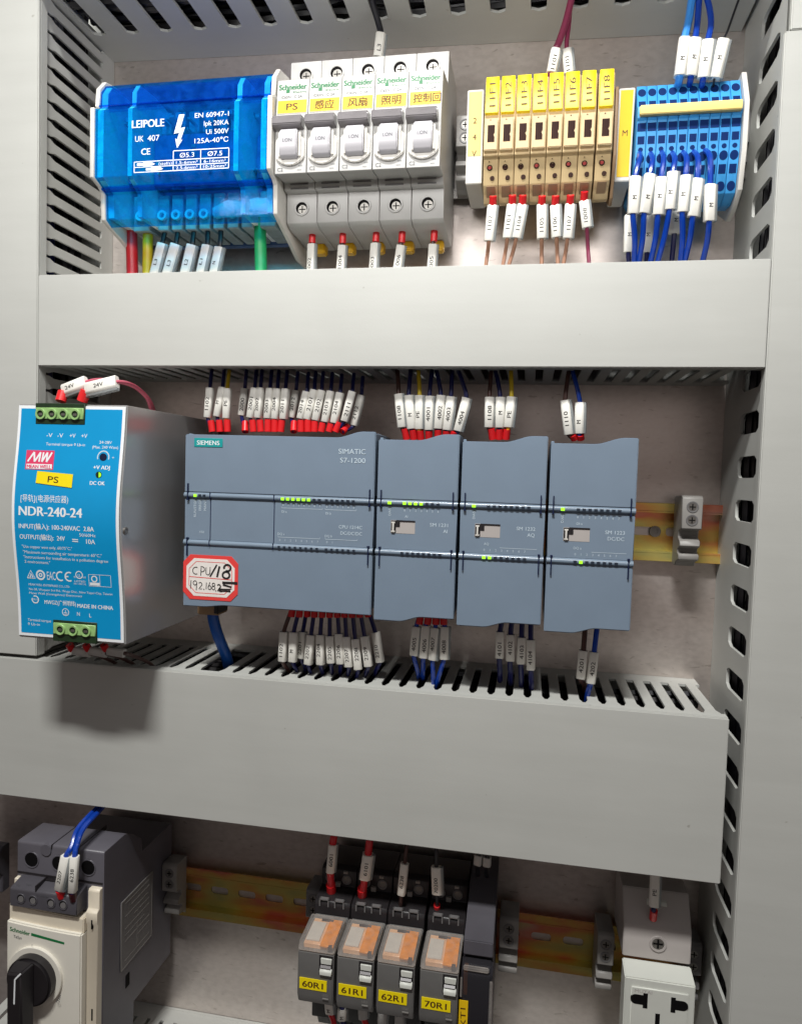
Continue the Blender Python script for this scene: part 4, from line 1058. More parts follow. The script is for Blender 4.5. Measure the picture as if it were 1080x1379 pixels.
('6001', 'thick red wire with white sleeve, leftmost above the plug-in relays', 'wires above the plug-in relays', 'wire_red', 2.2, (83.3, -261.2, 52.0), (84.4, -243.9, 52.0), (82.2, -278.6, 44.0), [(84.6, -240.5, 51.0), (84.3, -236.9, 48.0), (83.5, -235.5, 44.0)], 'ferrule_red', 5.0),
('6101', 'thick red wire with white sleeves, second above the plug-in relays', 'wires above the plug-in relays', 'wire_red', 2.2, (104.4, -262.7, 52.0), (106.1, -247.5, 52.0), (101.5, -278.1, 44.0), [(106.3, -240.1, 50.0), (105.7, -236.2, 46.0)], 'ferrule_red', 6.4),
('6238', 'dark wire with white sleeve, third above the plug-in relays', 'wires above the plug-in relays', 'wire_brown', 1.1, (126.8, -269.4, 52.0), (128.2, -250.2, 52.0), (125.6, -282.6, 46.0), [(128.7, -242.3, 50.0), (128.7, -235.9, 46.0)], None, 4.6),
('70200', 'black wire with white sleeve and red ferrule, fourth above the plug-in relays', 'wires above the plug-in relays', 'wire_black', 1.2, (147.9, -266.0, 52.0), (146.9, -249.8, 52.0), (147.4, -282.0, 44.0), [(146.3, -242.6, 50.0), (145.6, -235.5, 46.0)], 'ferrule_red', 5.8),
('', 'dark wire with grey sleeve, left of two above the timer', 'wires above the plug-in relays', 'wire_black', 1.3, (170.5, -248.8, 46.0), (170.8, -242.9, 46.0), (170.3, -258.5, 40.0), [(170.8, -237.6, 44.0), (171.0, -234.4, 42.0)], None, 4.6),
('', 'dark wire with grey sleeve, right of two above the timer', 'wires above the plug-in relays', 'wire_black', 1.3, (175.8, -248.9, 46.0), (175.8, -243.5, 46.0), (175.8, -258.6, 40.0), [(175.5, -237.0, 44.0), (175.5, -233.9, 42.0)], None, 4.6),
('M', 'red wire with white sleeve, first from the left under the plug-in relays', 'wires under the plug-in relays', 'wire_red', 1.6, (88.0, -333.1, 64.0), (88.8, -339.3, 64.0), (86.8, -331.1, 60.0), [(90.8, -344.1, 64.0), (91.7, -352.4, 64.0)], None, 5.4),
('M', 'dark blue wire with white sleeve, second from the left under the plug-in relays', 'wires under the plug-in relays', 'wire_navy', 1.6, (95.9, -335.1, 64.0), (95.7, -342.0, 64.0), (94.8, -333.2, 60.0), [(97.7, -346.7, 64.0), (98.6, -355.1, 64.0)], None, 5.4),
('', 'red wire with white sleeve, third from the left under the plug-in relays', 'wires under the plug-in relays', 'wire_red', 1.6, (108.0, -332.2, 64.0), (108.6, -338.9, 64.0), (107.0, -330.3, 60.0), [(110.6, -343.6, 64.0), (111.5, -351.9, 64.0)], None, 5.4),
('', 'dark wire with white sleeve, fourth from the left under the plug-in relays', 'wires under the plug-in relays', 'wire_brown', 1.6, (120.0, -333.1, 64.0), (119.8, -339.9, 64.0), (119.2, -331.3, 60.0), [(121.8, -344.6, 64.0), (122.7, -352.8, 64.0)], None, 5.4),
('', 'dark blue wire with white sleeve, fifth from the left under the plug-in relays', 'wires under the plug-in relays', 'wire_navy', 1.6, (129.9, -333.1, 64.0), (130.1, -339.8, 64.0), (129.1, -331.3, 60.0), [(132.1, -344.4, 64.0), (133.0, -352.7, 64.0)], None, 5.4),
('PE', 'wire with grey sleeve and red ferrule above the socket outlet', '', 'wire_navy', 1.4, (268.6, -257.4, 50.0), (268.4, -236.2, 50.0), (269.3, -267.1, 46.0), [(268.3, -230.4, 49.0), (267.8, -216.2, 48.0)], 'ferrule_red', 5.2),
('24V', 'red wire with clear sleeve, left of the two on top of the power supply', 'sleeved output wires on top of the power supply', 'wire_pink', 1.0, (-56.1, 17.0, 108.0), (-42.6, 21.9, 108.0), (-56.4, 11.2, 110.0), [(-39.6, 24.4, 98.0), (-31.0, 23.4, 85.0), (-30.2, 18.4, 70.0), (-35.5, 12.8, 55.0)], 'ferrule_red2', 6.6),
('24V', 'red wire with clear sleeve, right of the two on top of the power supply', 'sleeved output wires on top of the power supply', 'wire_pink', 1.0, (-41.2, 17.7, 110.0), (-23.3, 21.8, 110.0), (-43.7, 11.4, 110.0), [(-23.9, 22.3, 95.0), (-28.4, 19.8, 75.0), (-32.7, 16.4, 60.0), (-38.9, 12.7, 45.0)], 'ferrule_red2', 6.8),
('', 'red wire with white sleeve, left of the three under the power supply', 'sleeved supply wires under the power supply', 'wire_brown', 1.1, (-55.9, -126.4, 98.0), (-45.8, -127.3, 98.0), (-57.3, -122.7, 100.0), [(-47.9, -132.4, 85.0), (-47.9, -140.2, 70.0), (-52.2, -150.0, 55.0)], 'ferrule_red', 4.6),
('', 'red wire with white sleeve, middle of the three under the power supply', 'sleeved supply wires under the power supply', 'wire_brown', 1.1, (-45.8, -125.6, 98.0), (-35.8, -126.6, 98.0), (-47.2, -121.9, 100.0), [(-37.6, -131.6, 85.0), (-37.2, -139.4, 70.0), (-41.1, -149.1, 55.0)], 'ferrule_red', 4.6),
('', 'red wire with white sleeve, right of the three under the power supply', 'sleeved supply wires under the power supply', 'wire_brown', 1.1, (-34.9, -124.8, 98.0), (-24.9, -125.7, 98.0), (-36.3, -121.1, 100.0), [(-26.4, -130.8, 85.0), (-25.7, -138.5, 70.0), (-29.2, -148.2, 55.0)], 'ferrule_red', 4.6),
]
# ------------------------------------------------------------------ power supply
t = thing('power_supply', 'large power supply with metal case and blue front label reading NDR-240-24', 'power supply', -44.8, -53.5)
PX0, PX1, PZ0, PZ1 = -76.3, -13.3, -116.0, 9.0
def pf(z):
    u = (z + 48) / 62.0
    return 116.2 + 6.0 * math.exp(-(u * u) * 2.6)
zs = [PZ1 - (PZ1 - PZ0) * i / 28 for i in range(29)]
bb = B().px(PX0, PX1, [(8, PZ1)] + [(pf(z) - 0.4, z) for z in zs] + [(8, PZ0)], 0.5, 2)
part('case', bb, 'psu_metal', t)
def face(bb, x0, x1, z0, z1, off, n=28):
    vs, fs = [], []
    for i in range(n + 1):
        z = z1 + (z0 - z1) * i / n
        vs += [(x0, z, pf(z) + off), (x1, z, pf(z) + off)]
    for i in range(n):
        fs.append((2 * i, 2 * i + 1, 2 * i + 3, 2 * i + 2))
    return bb.add(vs, fs)
bd = part('label_border', face(B(), PX0 + 0.6, PX1 - 0.6, PZ0 + 1.2, PZ1 - 0.8, 0.12), 'print_white', t)
lb = part('front_label', face(B(), PX0 + 2.2, PX1 - 2.3, PZ0 + 2.8, PZ1 - 2.4, 0.22), 'psu_blue', t)
pt = lambda z: pf(z) + 0.32
bb = B()
def px_(px): return -76.3 + (px - 14) * 0.42
def pz_(py): return 9.0 - (py - 543) * 0.387
def ptx(s_, px0, px1, py, h, **k):
    bb.text(s_, (px_(px0) + px_(px1)) / 2, pz_(py), 0, h, w=px_(px1) - px_(px0), dfun=pt, **k)
for s_, a in (('-V', 61), ('-V', 76), ('+V', 93), ('+V', 109)):
    ptx(s_, a - 4, a + 4, 585, 2.2)
ptx('Terminal torque 9 Lb-in', 57, 111, 597, 1.5)
ptx('24-28V', 130, 147, 593, 1.5)
ptx('(Max. 240 Watt)', 121, 156, 599.5, 1.5)
ptx('+V ADJ', 125, 147, 626.5, 2.0, fat=0.08)
ptx('DC OK', 122, 142, 647.5, 2.0, fat=0.08)
ptx('[导轨](电源供应器)', 28, 94, 671, 3.0)
ptx('NDR-240-24', 26, 113, 688, 5.0, fat=0.22)
ptx('INPUT(输入): 100-240VAC  2.8A', 25.5, 129, 709, 2.5, fat=0.05)
ptx('50/60Hz', 109, 131, 717.5, 1.7)
ptx('OUTPUT(输出):  24V', 26, 89, 723.5, 2.5, fat=0.05)
ptx('10A', 118, 130, 726, 2.5, fat=0.05)
for k in (0, 1):
    bb.ink(((px_(99), pz_(724 + 2.6 * k)), (px_(107), pz_(724.4 + 2.6 * k))), 0.5, 0, pt)
for s_, a, c, y in (('"Use copper wire only, 60/75°C."', 28, 98, 737), ('"Maximum surrounding air temperature: 60°C."', 29, 138, 744.5), ('"Instructions for installation in a pollution degree', 29, 146, 751.5), ('2 environment."', 30, 66, 758)):
    ptx(s_, a, c, y, 1.6)
# approval marks
Z0 = pz_(776)
bb.ink(((px_(32), Z0 - 2), (px_(37.5), Z0 + 2.2), (px_(43), Z0 - 2), (px_(32), Z0 - 2)), 0.5, 0, pt)
bb.ink(((px_(36), Z0 - 1.6), (px_(37.5), Z0 + 0.6), (px_(40), Z0 - 1.6)), 0.7, 0, pt)
def circ(cx, cz, r, wd, a0=0, a1=360):
    bb.ink([(cx + r * math.cos(math.radians(a0 + (a1 - a0) * k / 20)), cz + r * math.sin(math.radians(a0 + (a1 - a0) * k / 20))) for k in range(21)], wd, 0, pt)
circ(px_(51), Z0, 2.3, 0.9); circ(px_(51), Z0, 0.8, 0.6)
ptx('EAC', 60, 72, 776, 4.6)
circ(px_(79), Z0, 2.3, 0.75, 60, 300); circ(px_(91), Z0, 2.3, 0.75, 60, 300)
bb.ink(((px_(86.5), Z0), (px_(90), Z0)), 0.7, 0, pt)
circ(px_(105), Z0 + 1.3, 1.9, 0.5); ptx('UL', 103, 107, 773.5, 1.6); ptx('c', 97.5, 100, 775, 1.4); ptx('us', 110, 114, 775, 1.4)
ptx('LISTED', 98, 113, 781.5, 1.0); ptx('IND. CONT. EQ.', 97, 114, 785, 0.9)
for a in ((118, 148, 771, 771), (118, 118, 771, 787), (118, 148, 787, 787), (148, 148, 771, 787), (133, 133, 771, 787)):
    bb.ink(((px_(a[0]), pz_(a[2])), (px_(a[1]), pz_(a[3]))), 0.22, 0, pt)
circ(px_(125.5), pz_(777), 1.5, 0.6)
bb.flat([(px_(119), pz_(786)), (px_(132.4), pz_(786)), (px_(132.4), pz_(782)), (px_(119), pz_(782))], 0, pt)
for s_, a, c, y in (('MEAN WELL ENTERPRISES CO., LTD.', 33, 91, 790), ('No.28, Wuquan 3rd Rd., Wugu Dist., New Taipei City, Taiwan', 33, 149, 796.5), ('Mean Well (Guangzhou) Electronics', 33, 107, 802)):
    ptx(s_, a, c, y, 1.2)
circ(px_(41), pz_(811), 1.9, 0.6, -200, 120); ptx('TUV', 37.5, 44.5, 811, 1.0)
ptx('MWGZ(广州明纬)', 54, 98, 813.5, 2.2, fat=0.04); ptx('MADE IN CHINA', 100, 149, 815.5, 2.2, fat=0.08)
circ(px_(83), pz_(826), 1.9, 0.35)
for k, wv in enumerate((2.2, 1.5, 0.8)):
    bb.ink(((px_(83) - wv / 2, pz_(827) - 0.7 * k), (px_(83) + wv / 2, pz_(827) - 0.7 * k)), 0.3, 0, pt)
bb.ink(((px_(83), pz_(823)), (px_(83), pz_(827))), 0.3, 0, pt)
ptx('N', 99, 103, 827, 2.1); ptx('L', 116, 119, 828, 2.1)
ptx('Terminal torque', 29, 62, 840, 1.5); ptx('9 Lb-in', 29, 46, 846, 1.5)
part('lettering', bb, 'print_white', lb)
# maker's mark
lx0, lx1 = px_(31), px_(70)
bb = B().flat([(lx0, pz_(632)), (lx1, pz_(632)), (lx1, pz_(606)), (lx0, pz_(606))], 0, lambda z: pt(z))
lg = part('logo_patch', bb, 'logo_pink', t)
q1 = lambda z: pt(z) + 0.1
bb = B().flat([(lx0 + 0.7, pz_(631)), (lx1 - 0.7, pz_(631)), (lx1 - 0.7, pz_(624.5)), (lx0 + 0.7, pz_(624.5))], 0, q1)
m0 = px_(34); zb, zt = pz_(621.5), pz_(608.5)
hh = zt - zb
def st(x_): return m0 + x_
bb.ink(((st(0), zb), (st(3.4), zt)), 0.95, 0, q1); bb.ink(((st(3.4), zt), (st(4.0), zb)), 0.95, 0, q1)
bb.ink(((st(4.0), zb), (st(7.2), zt)), 0.95, 0, q1); bb.ink(((st(7.2), zt), (st(6.6), zb)), 0.95, 0, q1)
bb.ink(((st(8.9), zt), (st(8.3), zb)), 0.95, 0, q1); bb.ink(((st(8.3), zb), (st(11.2), zt)), 0.95, 0, q1)
bb.ink(((st(11.2), zt), (st(11.0), zb)), 0.95, 0, q1); bb.ink(((st(11.0), zb), (st(13.8), zt)), 0.95, 0, q1)
part('logo_letters', bb, 'print_white', lg)
part('logo_caption', B().text('MEAN WELL', (lx0 + lx1) / 2, pz_(627.8), 0, 1.8, w=14, dfun=lambda z: pt(z) + 0.2, fat=0.1), 'logo_pink', lg)
# green terminals
def green_block(name, x0, x1, z0, z1, xs, zc, dcut):
    part('terminal_recess', B().box(x0, x1, z0, z1, 60, dcut + 0.9, 0.2, 1), 'connector_green_dark', t)
    g = part(name, B().box(x0 + 0.4, x1 - 0.5, zc - 2.6, zc + 3.4, 60, dcut + 1.4, 0.3, 1), 'connector_green', t)
    for x in xs:
        part('screw_well', B().ring(x, zc, 1.85, 2.9, dcut + 1.0, dcut + 2.2, 18), 'connector_green', g)
        part('well_floor', B().disc(x, zc, 1.9, dcut + 1.2, dcut + 1.52, 16), 'connector_green_dark', g)
        part('screw', B().box(x - 1.2, x + 0.9, zc - 0.7, zc + 0.5, dcut + 1.4, dcut + 1.66), 'screw_metal', g)
    return g
green_block('output_terminals', -65.2, -36.6, -1.5, 9.4, (-61.6, -55.0, -48.4, -41.6), 3.7, pf(4))
green_block('input_terminals', -54.7, -29.0, -116.3, -105.0, (-49.8, -42.4, -34.8), -109.8, pf(-110))
kx, kz = px_(137), pz_(613)
part('adjust_knob', B().disc(kx, kz, 2.0, pf(kz), pf(kz) + 0.5, 18), 'plc_dark', t)
bb = B().ink([(kx + 3.2 * math.cos(math.radians(a)), kz + 3.2 * math.sin(math.radians(a))) for a in range(-20, 201, 10)], 0.6, 0, pt)
bb.text('+', kx + 5.6, kz, 0, 2.0, dfun=pt)
part('knob_scale', bb, 'print_pale', lb)
lx, lz = px_(133), pz_(636.5)
ld = part('status_lamp', B().disc(lx, lz, 1.7, pf(lz), pf(lz) + 0.5, 16), 'connector_green_dark', t)
part('lamp_glow', B().pd(pf(lz), pf(lz) + 0.6, [(lx + 0.2, lz - 1.4), (lx + 1.2, lz - 0.8), (lx + 1.5, lz), (lx + 1.2, lz + 0.8), (lx + 0.2, lz + 1.4)]), 'led_lit', ld)
bb = B().ring(0, 0, 1.0, 2.0, 0, 0.6)
bb.v = [(-13.3 + v[2], -55.8 + v[1], 117.2 + v[0]) for v in bb.v]
b2 = B().disc(0, 0, 1.9, -0.2, 0.35, 16)
bb.add([(-13.3 + v[2], -55.8 + v[1], 117.2 + v[0]) for v in b2.v], b2.f)
part('case_screw', bb, 'screw_metal', t)
q2 = lambda z: pf(z) + 0.55
tg = solo('sticker', B().flat([(px_(48), pz_(650)), (px_(98), pz_(655)), (px_(98.5), pz_(637)), (px_(49), pz_(634))], 0, q2), 'tag_yellow', 'small yellow sticker reading PS on the blue power supply label', 'sticker', -51, -30, 122)
part('lettering', B().text('PS', px_(72), pz_(644.5), 0, 3.3, ang=-2.5, w=6.2, dfun=lambda z: q2(z) + 0.12), 'print_brown', tg)

# ------------------------------------------------------------------ controller and expansion modules
Z1, Z2 = -37.4, -64.2
def scurve(x0, x1, xs, xe, zlo, zhi, n=10):
    pts = [(x0, zlo)]
    for i in range(n + 1):
        u = i / n
        pts.append((xs + (xe - xs) * u, zlo + (zhi - zlo) * (u * u * (3 - 2 * u))))
    pts.append((x1, zhi))
    return pts
def plc(label, x0, x1, ts, bs, cat='controller module'):
    t = thing('controller_module', label, cat, (x0 + x1) / 2, -50, 0, 'blue grey controller modules on the middle rail')
    a, c = x0 + 0.55, x1 - 0.55
    part('housing', B().px(a + 0.8, c - 0.8, [(8, -8), (40, -4.5), (70, -4.5), (78.6, Z1 + 2), (78.6, Z2 - 2), (70, -96), (40, -97), (8, -92)], 0.5, 1), 'plc_dark', t)
    bb = B().box(a, c, Z2 + 1.6, Z1 - 1.6, 70, 79.5, 0.3, 1)
    pn = part('centre_panel', bb, 'plc_grey', t)
    top_ = scurve(a, c, *ts)
    bb = B().pd(76.4, 80.0, [(a, Z1 + 1.7)] + top_ + [(c, Z1 + 1.7)], 0.45, 2)
    bb.px(a, a + 1.6, [(40, -4), (76.3, -2.6), (76.3, Z1 + 3), (40, Z1 + 3)], 0.3, 1)
    bb.px(c - 1.6, c, [(40, -0.8), (76.3, -0.4), (76.3, Z1 + 3), (40, Z1 + 3)], 0.3, 1)
    part('top_flap', bb, 'plc_grey', t)
    bot = scurve(a, c, *bs)
    bb = B().pd(76.4, 80.0, [(a, Z2 - 1.7)] + bot + [(c, Z2 - 1.7)], 0.45, 2)
    bb.px(a, a + 1.6, [(40, -97), (76.3, -97.5), (76.3, Z2 - 3), (40, Z2 - 3)], 0.3, 1)
    bb.px(c - 1.6, c, [(40, -96), (76.3, -96.4), (76.3, Z2 - 3), (40, Z2 - 3)], 0.3, 1)
    part('bottom_flap', bb, 'plc_grey', t)
    for z in (Z1, Z2):
        bb = B().px(a - 0.1, c + 0.1, [(78.9 + 2.0 * math.cos(k * 0.3927), z + 1.75 * math.sin(k * 0.3927)) for k in range(16)])
        part('hinge_bar', bb, 'plc_bar', t)
    for x in (a + 2.0, c - 2.6):
        part('hinge_slot', B().box(x, x + 0.6, Z1 - 2.4, Z1 + 6.6, 79, 81.1).box(x - 0.3, x + 0.9, Z1 - 2.8, Z1 - 2.0, 79, 81.2), 'plc_dark', t)
        part('hinge_slot', B().box(x, x + 0.6, Z2 - 7.6, Z2 + 2.4, 79, 81.1).box(x - 0.3, x + 0.9, Z2 + 2.0, Z2 + 2.8, 79, 81.2), 'plc_dark', t)
    bb = B().box(a + 3, c - 3, -6.6, -3.6, 42, 74.5, 0.3, 1)
    part('plug_connector', bb, 'black_plastic', t)
    return t, pn
def lamps(t, xs, z, lit, sz=1.7):
    for i, x in enumerate(xs):
        on = i in lit
        part('indicator_lamp', B().box(x - sz / 2, x + sz / 2, z - 0.75, z + 0.75, 80.3, 81.12 if on else 81.02), 'led_lit' if on else 'led_off', t)
ax = lambda x, s=0: x
# wide controller
t, pn = plc('wide blue grey controller with teal maker badge and red bordered sticker', -0.4, 110.2, (88, 103, -3.2, 0.2), (12, 26, -100.6, -99.2))
cpu = t
bg = part('badge', B().box(5.6, 22.6, -10.2, -5.2, 79.9, 80.3, 0.15, 1), 'siemens_teal', t)
part('lettering', B().text('SIEMENS', 14.1, -7.7, 80.42, 2.5, w=13.4, fat=0.05), 'print_white', bg)
bb = B().text('SIMATIC', 107 - 2.6, -10.6, 80.2, 2.8, 'r', w=15).text('S7-1200', 107 - 2.6, -15.4, 80.2, 2.8, 'r', w=14)
part('type_print', bb, 'print_pale', t)
lamps(t, (7.0, 9.8, 12.4), Z1 - 0.1, (0,))
lamps(t, [58.5 + 3.0 * i for i in range(8)], Z1 - 0.2, (0, 1, 2, 3, 4, 5))
lamps(t, [83.5 + 3.0 * i for i in range(6)], Z1 - 0.2, ())
lamps(t, [57 + 3.1 * i for i in range(8)], Z2 - 0.2, (), 1.4)
lamps(t, [84 + 3.1 * i for i in range(6)], Z2 - 0.2, (), 1.4)
bb = B()
for x in (15.6, 53.2):
    bb.box(x, x + 0.45, Z2 - 1.6, Z1 + 1.6, 79.2, 79.66)
    bb.box(x, x + 0.45, Z1 - 1.6, Z1 + 1.7, 80.2, 81.0)
    bb.box(x, x + 0.45, Z2 - 1.6, Z2 + 1.7, 80.2, 81.0)
part('panel_joint', bb, 'plc_dark', pn)
d = 79.62
bb = B()
for s_, x in (('RUN/STOP', 6.4), ('ERROR', 9.4), ('MAINT', 12.4)):
    bb.text(s_, x, Z1 - 7.4 + (2.0 if s_ != 'RUN/STOP' else 0), d, 1.5, ang=90)
for i in range(8):
    bb.text(str(i), 58.5 + 3.0 * i, Z1 - 3.5, d, 1.2)
    if i < 6: bb.text(str(i), 83.5 + 3.0 * i, Z1 - 3.5, d, 1.2)
    bb.text(str(i), 57 + 3.1 * i, Z2 + 3.8, d, 1.2)
for i in range(2): bb.text(str(i), 84 + 3.1 * i, Z2 + 3.8, d, 1.2)
for x0, x1, z in ((57.6, 81, Z1 - 5.2), (82.6, 100, Z1 - 5.2), (56, 80, Z2 + 5.4), (83, 101, Z2 + 5.4)):
    bb.ink(((x0, z + 0.8), (x0, z), (x1, z), (x1, z + 0.8)), 0.22, d)
bb.text('DI a', 59.2, Z1 - 7.2, d, 1.3).text('DI b', 84.4, Z1 - 7.2, d, 1.3).text('DQ a', 57.6, Z2 + 7.2, d, 1.3).text('DQ b', 84.8, Z2 + 7.2, d, 1.3)
bb.text('CPU 1214C', 103.5, Z1 - 14.2, d, 1.9, 'r', w=13).text('DC/DC/DC', 103.5, Z1 - 17.6, d, 1.9, 'r', w=12)
bb.text('X50', 10.6, Z2 + 6.2, d, 1.3)
part('panel_print', bb, 'print_pale', pn)
# handwritten sticker on its lower flap
def octo(x0, x1, z0, z1, c):
    return [(x0 + c, z0), (x1 - c, z0), (x1, z0 + c), (x1, z1 - c), (x1 - c, z1), (x0 + c, z1), (x0, z1 - c), (x0, z0 + c)]
st = thing('sticker', 'handwritten white sticker with red octagonal border on the controller', 'sticker', 16.6, -83, 80)
part('border', B().pd(80.02, 80.3, octo(0.2, 33.2, -96.4, -71.0, 4.2)), 'sticker_red', st)
part('paper', B().pd(80.05, 80.42, octo(2.2, 31.2, -94.4, -73.0, 4.6)), 'paper_white', st)
bb = B()
d = 80.5
oc = octo(3.9, 29.5, -92.6, -74.8, 4.2)
for i in range(8):
    bb.ink((oc[i], oc[(i + 1) % 8]), 0.3, d)
bb.ink(((3.9, -83.6), (29.5, -84.2)), 0.4, d)
part('red_rule', bb, 'sticker_red', st)
d = 80.6
bb = B()
def arc(cx, cz, rx, rz, a0, a1, n=14):
    return [(cx + rx * math.cos(math.radians(a0 + (a1 - a0) * k / n)), cz + rz * math.sin(math.radians(a0 + (a1 - a0) * k / n))) for k in range(n + 1)]
bb.ink(arc(8.0, -80, 1.9, 2.0, 60, 300), 0.4, d)                                          # c
bb.ink(((11.0, -82.6), (11.2, -77.6)), 0.4, d); bb.ink(arc(11.3, -79.0, 2.0, 1.5, 100, -100), 0.4, d)   # p
bb.ink([(14.2, -77.8)] + arc(15.3, -80.6, 1.2, 1.4, 180, 360) + [(16.6, -77.6)], 0.4, d)  # u
bb.ink(((16.6, -83.0), (20.6, -76.0)), 0.9, d)                                            # /
bb.ink(((20.8, -83.0), (22.2, -76.8)), 1.1, d)                                            # 1
bb.ink(arc(26.2, -81.6, 2.1, 1.9, 90, 450), 1.1, d); bb.ink(arc(26.9, -77.5, 2.0, 1.8, -120, 200), 1.1, d)   # 8
for s_, x in (('1', 5.0),):
    bb.ink(((4.9, -90.4), (5.2, -85.6)), 0.4, d)
bb.ink(arc(7.6, -87.0, 1.1, 1.2, 0, 360), 0.4, d); bb.ink(((8.7, -87.0), (8.4, -91.2)), 0.4, d)            # 9
bb.ink(arc(10.8, -87.6, 1.0, 1.0, 150, -30) + [(9.9, -90.4), (12.0, -90.2)], 0.4, d)                       # 2
bb.ink(((12.9, -90.6), (13.2, -90.2)), 0.6, d)
bb.ink(((14.4, -90.2), (14.5, -86.4)), 0.4, d)                                                            # 1
bb.ink([(16.6, -86.2)] + arc(16.5, -89.2, 0.9, 1.1, 160, 520), 0.4, d)                                     # 6
bb.ink(arc(18.8, -87.4, 0.8, 0.9, 90, 450), 0.4, d); bb.ink(arc(18.8, -89.3, 0.9, 1.0, 90, 450), 0.4, d)   # 8
bb.ink(((20.0, -91.0), (20.3, -90.6)), 0.6, d)
bb.ink(arc(22.0, -88.2, 1.0, 1.0, 150, -30) + [(21.2, -90.8), (23.4, -90.6)], 0.7, d)
bb.ink(((24.0, -86.0), (33.0, -85.8)), 1.4, d)
bb.ink(((22.0, -90.0), (29.5, -89.4), (22.6, -91.2), (29.0, -90.6)), 1.2, d)
bb.ink(((24.4, -87.2), (29.6, -88.2)), 1.0, d)
part('handwriting', bb, 'print_black', st)
# three expansion modules
def latch(pn, x):
    part('latch_window', B().box(x, x + 13.2, -53.8, -46.8, 79.0, 79.62), 'socket_grey', pn)
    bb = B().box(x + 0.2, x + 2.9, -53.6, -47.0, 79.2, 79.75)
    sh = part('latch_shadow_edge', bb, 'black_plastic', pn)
    bb = B().box(x + 1.0, x + 1.9, -53.0, -47.6, 79.3, 80.6, 0.1, 1).box(x + 0.5, x + 2.4, -48.4, -47.6, 79.3, 80.5).box(x + 0.5, x + 2.4, -53.2, -52.4, 79.3, 80.5)
    part('latch_slide', bb, 'offwhite', pn)
    bb = B().box(x + 2.9, x + 13.2, -47.6, -46.7, 79.2, 79.8).box(x + 2.9, x + 5.0, -50.4, -47.6, 79.2, 79.8)
    part('latch_lip', bb, 'black_plastic', pn)
def sm(x0, x1, label, n1, n2, top_lit, top_n, bot_lit, bot_n, topx, botx, dia, dqa, tl, bl, sz=1.7):
    t, pn = plc(label, x0, x1, (x0 + 22, x0 + 37, -3.8, -0.4), (x0 + 14, x0 + 27, -101.4, -98.4))
    lamps(t, (x0 + 7.6,), Z1 - 0.1, (0,), 1.9)
    lamps(t, [topx + tl * i for i in range(top_n)], Z1 - 0.1, top_lit, sz)
    lamps(t, [botx + bl * i for i in range(bot_n)], Z2 - 0.1, bot_lit, sz)
    latch(pn, x0 + 8.4)
    d = 79.62
    bb = B().text(n1, x1 - 5.2, -48.4, d, 1.9, 'r', w=9.6).text(n2, x1 - 5.4, -51.6, d, 1.9, 'r')
    bb.text('DIAG', x0 + 7.6, Z1 - 5.0, d, 1.3, ang=90)
    if dia:
        bb.text(dia, topx + 1, Z1 - 7.2, d, 1.3)
        for i in range(min(top_n, 8)): bb.text(str(i), topx + tl * i, Z1 - 3.9, d, 1.2)
    if dqa:
        bb.text(dqa, botx + 1, Z2 + 7.0, d, 1.3)
        for i in range(min(bot_n, 8)): bb.text(str(i), botx + bl * i, Z2 + 3.8, d, 1.2)
        bb.ink(((botx + 8, Z2 + 5.2), (x1 - 4, Z2 + 5.2)), 0.2, d)
    part('panel_print', bb, 'print_pale', pn)
    return t
sm(110.8, 155.2, 'first expansion module from the wide controller, four green lamps lit', 'SM 1231', 'AI', (0, 1, 2, 3), 7, (), 8, 126.5, 126, 'AI', None, 3.0, 2.9)
sm(155.8, 200.6, 'middle expansion module with two green lamps lit on its lower bar', 'SM 1232', 'AQ', (), 8, (0, 1), 8, 171, 169.5, None, 'AQ', 2.95, 3.0)
sm(201.2, 245.2, 'rightmost expansion module beside the bare rail', 'SM 1223', 'DC/DC', (), 8, (1,), 8, 216.5, 216, 'DI a', 'DQ a', 2.9, 2.9)

# network lead
t = thing('network_cable', 'blue network cable with grey plug under the wide controller', 'cable', 6, -104, 55)
part('plug', B().box(-1.0, 12.4, -109.5, -98, 46, 60, 0.6), 'beige_dark', t)
part('boot', B().box(9.6, 12.6, -108.6, -98.6, 47, 60.4, 0.4), 'black_plastic', t)
part('cable', B().tube(catmull([(5.6, -107, 53), (6.4, -114, 53), (9.2, -124, 52), (11.6, -133, 49), (12.4, -141, 45), (12, -152, 40)], 6), 3.4, 12), 'cable_blue', t)

# ------------------------------------------------------------------ motor breaker, bottom left
t = thing('motor_breaker', 'dark grey motor circuit breaker with cream front and black rotary knob', 'motor breaker', -71, -320)
X0_, X1_ = -99.2, -42.6
bb = B().px(X0_, X1_, [(8, -268), (46, -268), (47, -259), (56, -252), (66, -246.2), (87.4, -246.2), (88.2, -247.4), (88.2, -420), (56, -420), (54, -362), (8, -362)], 0.5, 1)
bd = part('body', bb, 'breaker_dark', t)
for x in (-89.5, -71.5, -52.5):
    w_ = part('cable_hole', B().disc(x, -256.4, 4.4, 87.4, 88.45, 20, rz=4.9), 'hole_dark', bd)
    part('hole_rim', B().ring(x, -256.6, 4.3, 5.0, 88.1, 88.7, 20), 'breaker_dark', bd)
bb = B().box(X0_ + 0.5, X1_ - 0.5, -265.4, -264.6, 88.0, 88.7)
bb.box(-76.5, -75.9, -248.4, -246.0, 60, 88.6).box(-59.5, -58.9, -248.4, -246.0, 60, 88.6)
part('housing_joint', bb, 'black_plastic', bd)
bb = B().disc(-79.8, -249.5, 3.4, 86, 88.9, 14)
part('locating_boss', bb, 'breaker_dark', bd)
bb = B()
for s_, x in (('1/L1', -90), ('3/L2', -72), ('5/L3', -54)):
    bb.text(s_, x, -268.6, 88.5, 2.0)
part('terminal_marks', bb, 'print_grey', bd)
